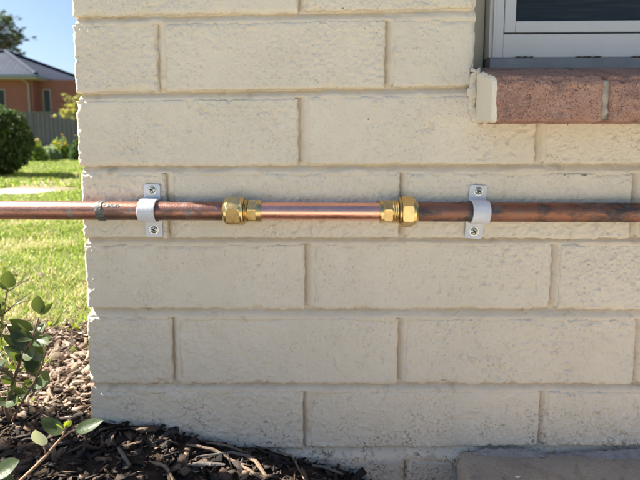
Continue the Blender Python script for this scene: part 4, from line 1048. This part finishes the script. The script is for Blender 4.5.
V, Fl = tube([(at(30, 100, YN)[0], YN - .08, 0), (at(30, 100, YN)[0], YN - .08, ze - .25), (at(27, 100, YN)[0], YN - .45, ze - .02)], .05); wob('downpipe', V, Fl, M_trim, nh)
ov = .55; ex0, ex1, ey0, ey1 = xl - ov, at(42, 78, YN - ov)[0], YN - ov, YN + 9 + ov
zr = ze + .02
pt = math.tan(R(23)); dp = (ey1 - ey0) / 2; rz = zr + .14 + dp * pt; ry = (ey0 + ey1) / 2
# eave corner as seen: the right-hand slope runs on over the set-back wing
ex1 = nx1 + ov
rv = [(ex0, ey0, zr + .14), (ex1, ey0, zr + .14), (ex1, ey1, zr + .14), (ex0, ey1, zr + .14), (ex0 + dp, ry, rz), (ex1 - dp, ry, rz)]
def rooftile():
    m, t, b, L = mat('grey_roof_tiles'); P = pos(t); b.inputs['Specular IOR Level'].default_value = .15; b.inputs['Roughness'].default_value = .8
    s = N(t, 'ShaderNodeSeparateXYZ'); L.new(P, s.inputs[0]); cmb = N(t, 'ShaderNodeCombineXYZ'); L.new(s.outputs[0], cmb.inputs[0]); L.new(math_(t, 'MULTIPLY', s.outputs[2], 2.3), cmb.inputs[1])
    br = N(t, 'ShaderNodeTexBrick'); L.new(cmb.outputs[0], br.inputs['Vector']); br.inputs['Scale'].default_value = 1; br.inputs['Brick Width'].default_value = .3; br.inputs['Row Height'].default_value = .33; br.inputs['Mortar Size'].default_value = .03
    br.inputs['Color1'].default_value = (.016, .030, .06, 1); br.inputs['Color2'].default_value = (.03, .05, .095, 1); br.inputs['Mortar'].default_value = (.015, .015, .02, 1)
    L.new(br.outputs[0], b.inputs['Base Color']); bump(t, b, br.outputs['Fac'], .04); return m
M_tile = rooftile()
roof = wob('roof', rv, [(0, 1, 5, 4), (1, 2, 5), (2, 3, 4, 5), (3, 0, 4), (3, 2, 1, 0)], M_tile, nh)
for a, b in ((1, 5), (2, 5), (5, 4), (0, 4)):
    V, Fl = tube([Vector(rv[a]).lerp(Vector(rv[b]), k / 8) + Vector((0, 0, .05)) for k in range(9)], .13, 8); wob('ridge_tiles', V, Fl, M_tile, roof)
box('gutter', (ex0 - .06, ex1 + .06, ey0 - .12, ey0, zr + .03, zr + .17), M_gutter, nh); box('gutter', (ex1, ex1 + .12, ey0, ey1, zr + .03, zr + .17), M_gutter, nh)
box('eave_lining', (ex0, ex1, ey0, ey1, zr - .08, zr + .028), M_trim, nh)
# wing roof
wv = [(ex1 + .12, YN + 1.0, zr - .25), (nx1 + 3.8, YN + 1.0, zr - .25), (nx1 + 3.8, YN + 9, zr - .25), (ex1 + .12, YN + 9, zr - .25), (ex1 + .12, YN + 5, zr + 1.0), (nx1 + 2.2, YN + 5, zr + 1.0)]

def tree(name, label, x, Y, base, H, crown_c, crown_r, nclump, nleaf, size, shades, seed, limbs, tr=.12, cat='tree'):
    g_ = random.Random(seed); t = thing(name, label, cat, (x, Y, base)); parts = []
    top = Vector((x, Y, base)); P = [Vector((x, Y, base - .1)), Vector((x + H * .02, Y, base + H * .25)), Vector((x + H * .05, Y, base + H * .5))]
    parts.append(tube(P, [tr, tr * .8, tr * .6], 9)); cl = []
    for k in range(limbs):
        a = P[-1] if k % 2 else P[1].lerp(P[-1], .6); c = Vector(crown_c(g_)); mid = a.lerp(c, .5) + Vector((g_.uniform(-.3, .3), g_.uniform(-.3, .3), g_.uniform(0, .5))) * crown_r
        parts.append(tube([a, a.lerp(mid, .5) + Vector((0, 0, .06 * H * .3)), mid, mid.lerp(c, .6), c], [tr * .5, tr * .38, tr * .26, tr * .16, tr * .07], 6)); cl.append(c)
        for _ in range(4):
            c2 = c + Vector((g_.gauss(0, 1), g_.gauss(0, 1), g_.gauss(0, .7))) * crown_r; parts.append(tube([mid.lerp(c, .5), c2], [tr * .12, tr * .04], 5)); cl.append(c2)
    V, Fl = merge(parts); wob('trunk', V, Fl, M_bark, t, smooth=True)
    cl = np.array([tuple(c) for c in cl])
    def cp(gg, n):
        c = cl[gg.integers(0, len(cl), n)]; v = gg.normal(size=(n, 3)) * np.array([.36, .36, .20]) * crown_r * gg.uniform(.4, 1.1, (n, 1)); return c + v
    leaf_cloud('crown', cp, nleaf, size, shades, t, seed); return t
# gum tree at the upper left, most of it outside the view
YT = 36; tx = at(-50, 60, YT)[0]; k_ = (YT + CAM_D) / F
def gum(g_):
    if g_.random() < .62: u, v = g_.choice([(6, 22), (14, 33), (20, 36), (2, 38), (16, 54), (-2, 15), (8, 44)]); u += g_.uniform(-3, 3); v += g_.uniform(-3, 3)
    else: u, v = g_.uniform(-100, -8), g_.uniform(-12, 60)
    return tuple(at(u, v, YT + g_.uniform(-1, 1)))
tree('gum_tree', 'gum tree with sparse grey green foliage behind the bungalow at the upper left', tx, YT, 0, 9.5, gum, .36, 0, 7500, .075, [(.05, .075, .03), (.07, .10, .04), (.10, .13, .06)], 61, 60, .2)
# yellow green shrub peeping past the corner
YY = 16; yc = at(84, 100, YY)
def yel(g_): return tuple(at(g_.choice([64, 72, 80, 88, 96]) + g_.uniform(-3, 3), g_.uniform(90, 118), YY + g_.uniform(-.3, .3)))
tree('yellow_shrub', 'yellow green shrub showing past the corner of the cream wall, above the fence', yc[0], YY, 0, 1.6, yel, .13, 0, 5000, .035, [(.32, .34, .05), (.20, .26, .05), (.42, .36, .10), (.5, .42, .3)], 62, 16, .04, 'shrub')

# pale stepping stone in the lawn
sp = ground_at(10, 193); n = 22; ring_ = []
for k in range(n):
    a = 2 * math.pi * k / n; r = 1 + .16 * (float(vn(math.cos(a) * 2 + 5, math.sin(a) * 2 + 5, 0, 95)) - .5) * 2; ring_.append((sp[0] + .30 * r * math.cos(a), sp[1] + .17 * r * math.sin(a)))
zs = float(gh(sp[0], sp[1])) + .012
V = [(a, b, zs) for a, b in ring_] + [(a + .0, b, zs - .06) for a, b in ring_]
o = wob('stepping_stone', V, [tuple(range(n))] + [(i, i + n, (i + 1) % n + n, (i + 1) % n) for i in range(n)], simple('pale_stone', (.50, .46, .40), .85, 0, 12, .1, .004, 60)); m = o.modifiers.new('bevel', 'BEVEL'); m.width = .01; m.segments = 2; m.limit_method = 'ANGLE'
tag(o, 'pale flat stone set in the lawn at the left edge, above the pipe', 'paving stone')
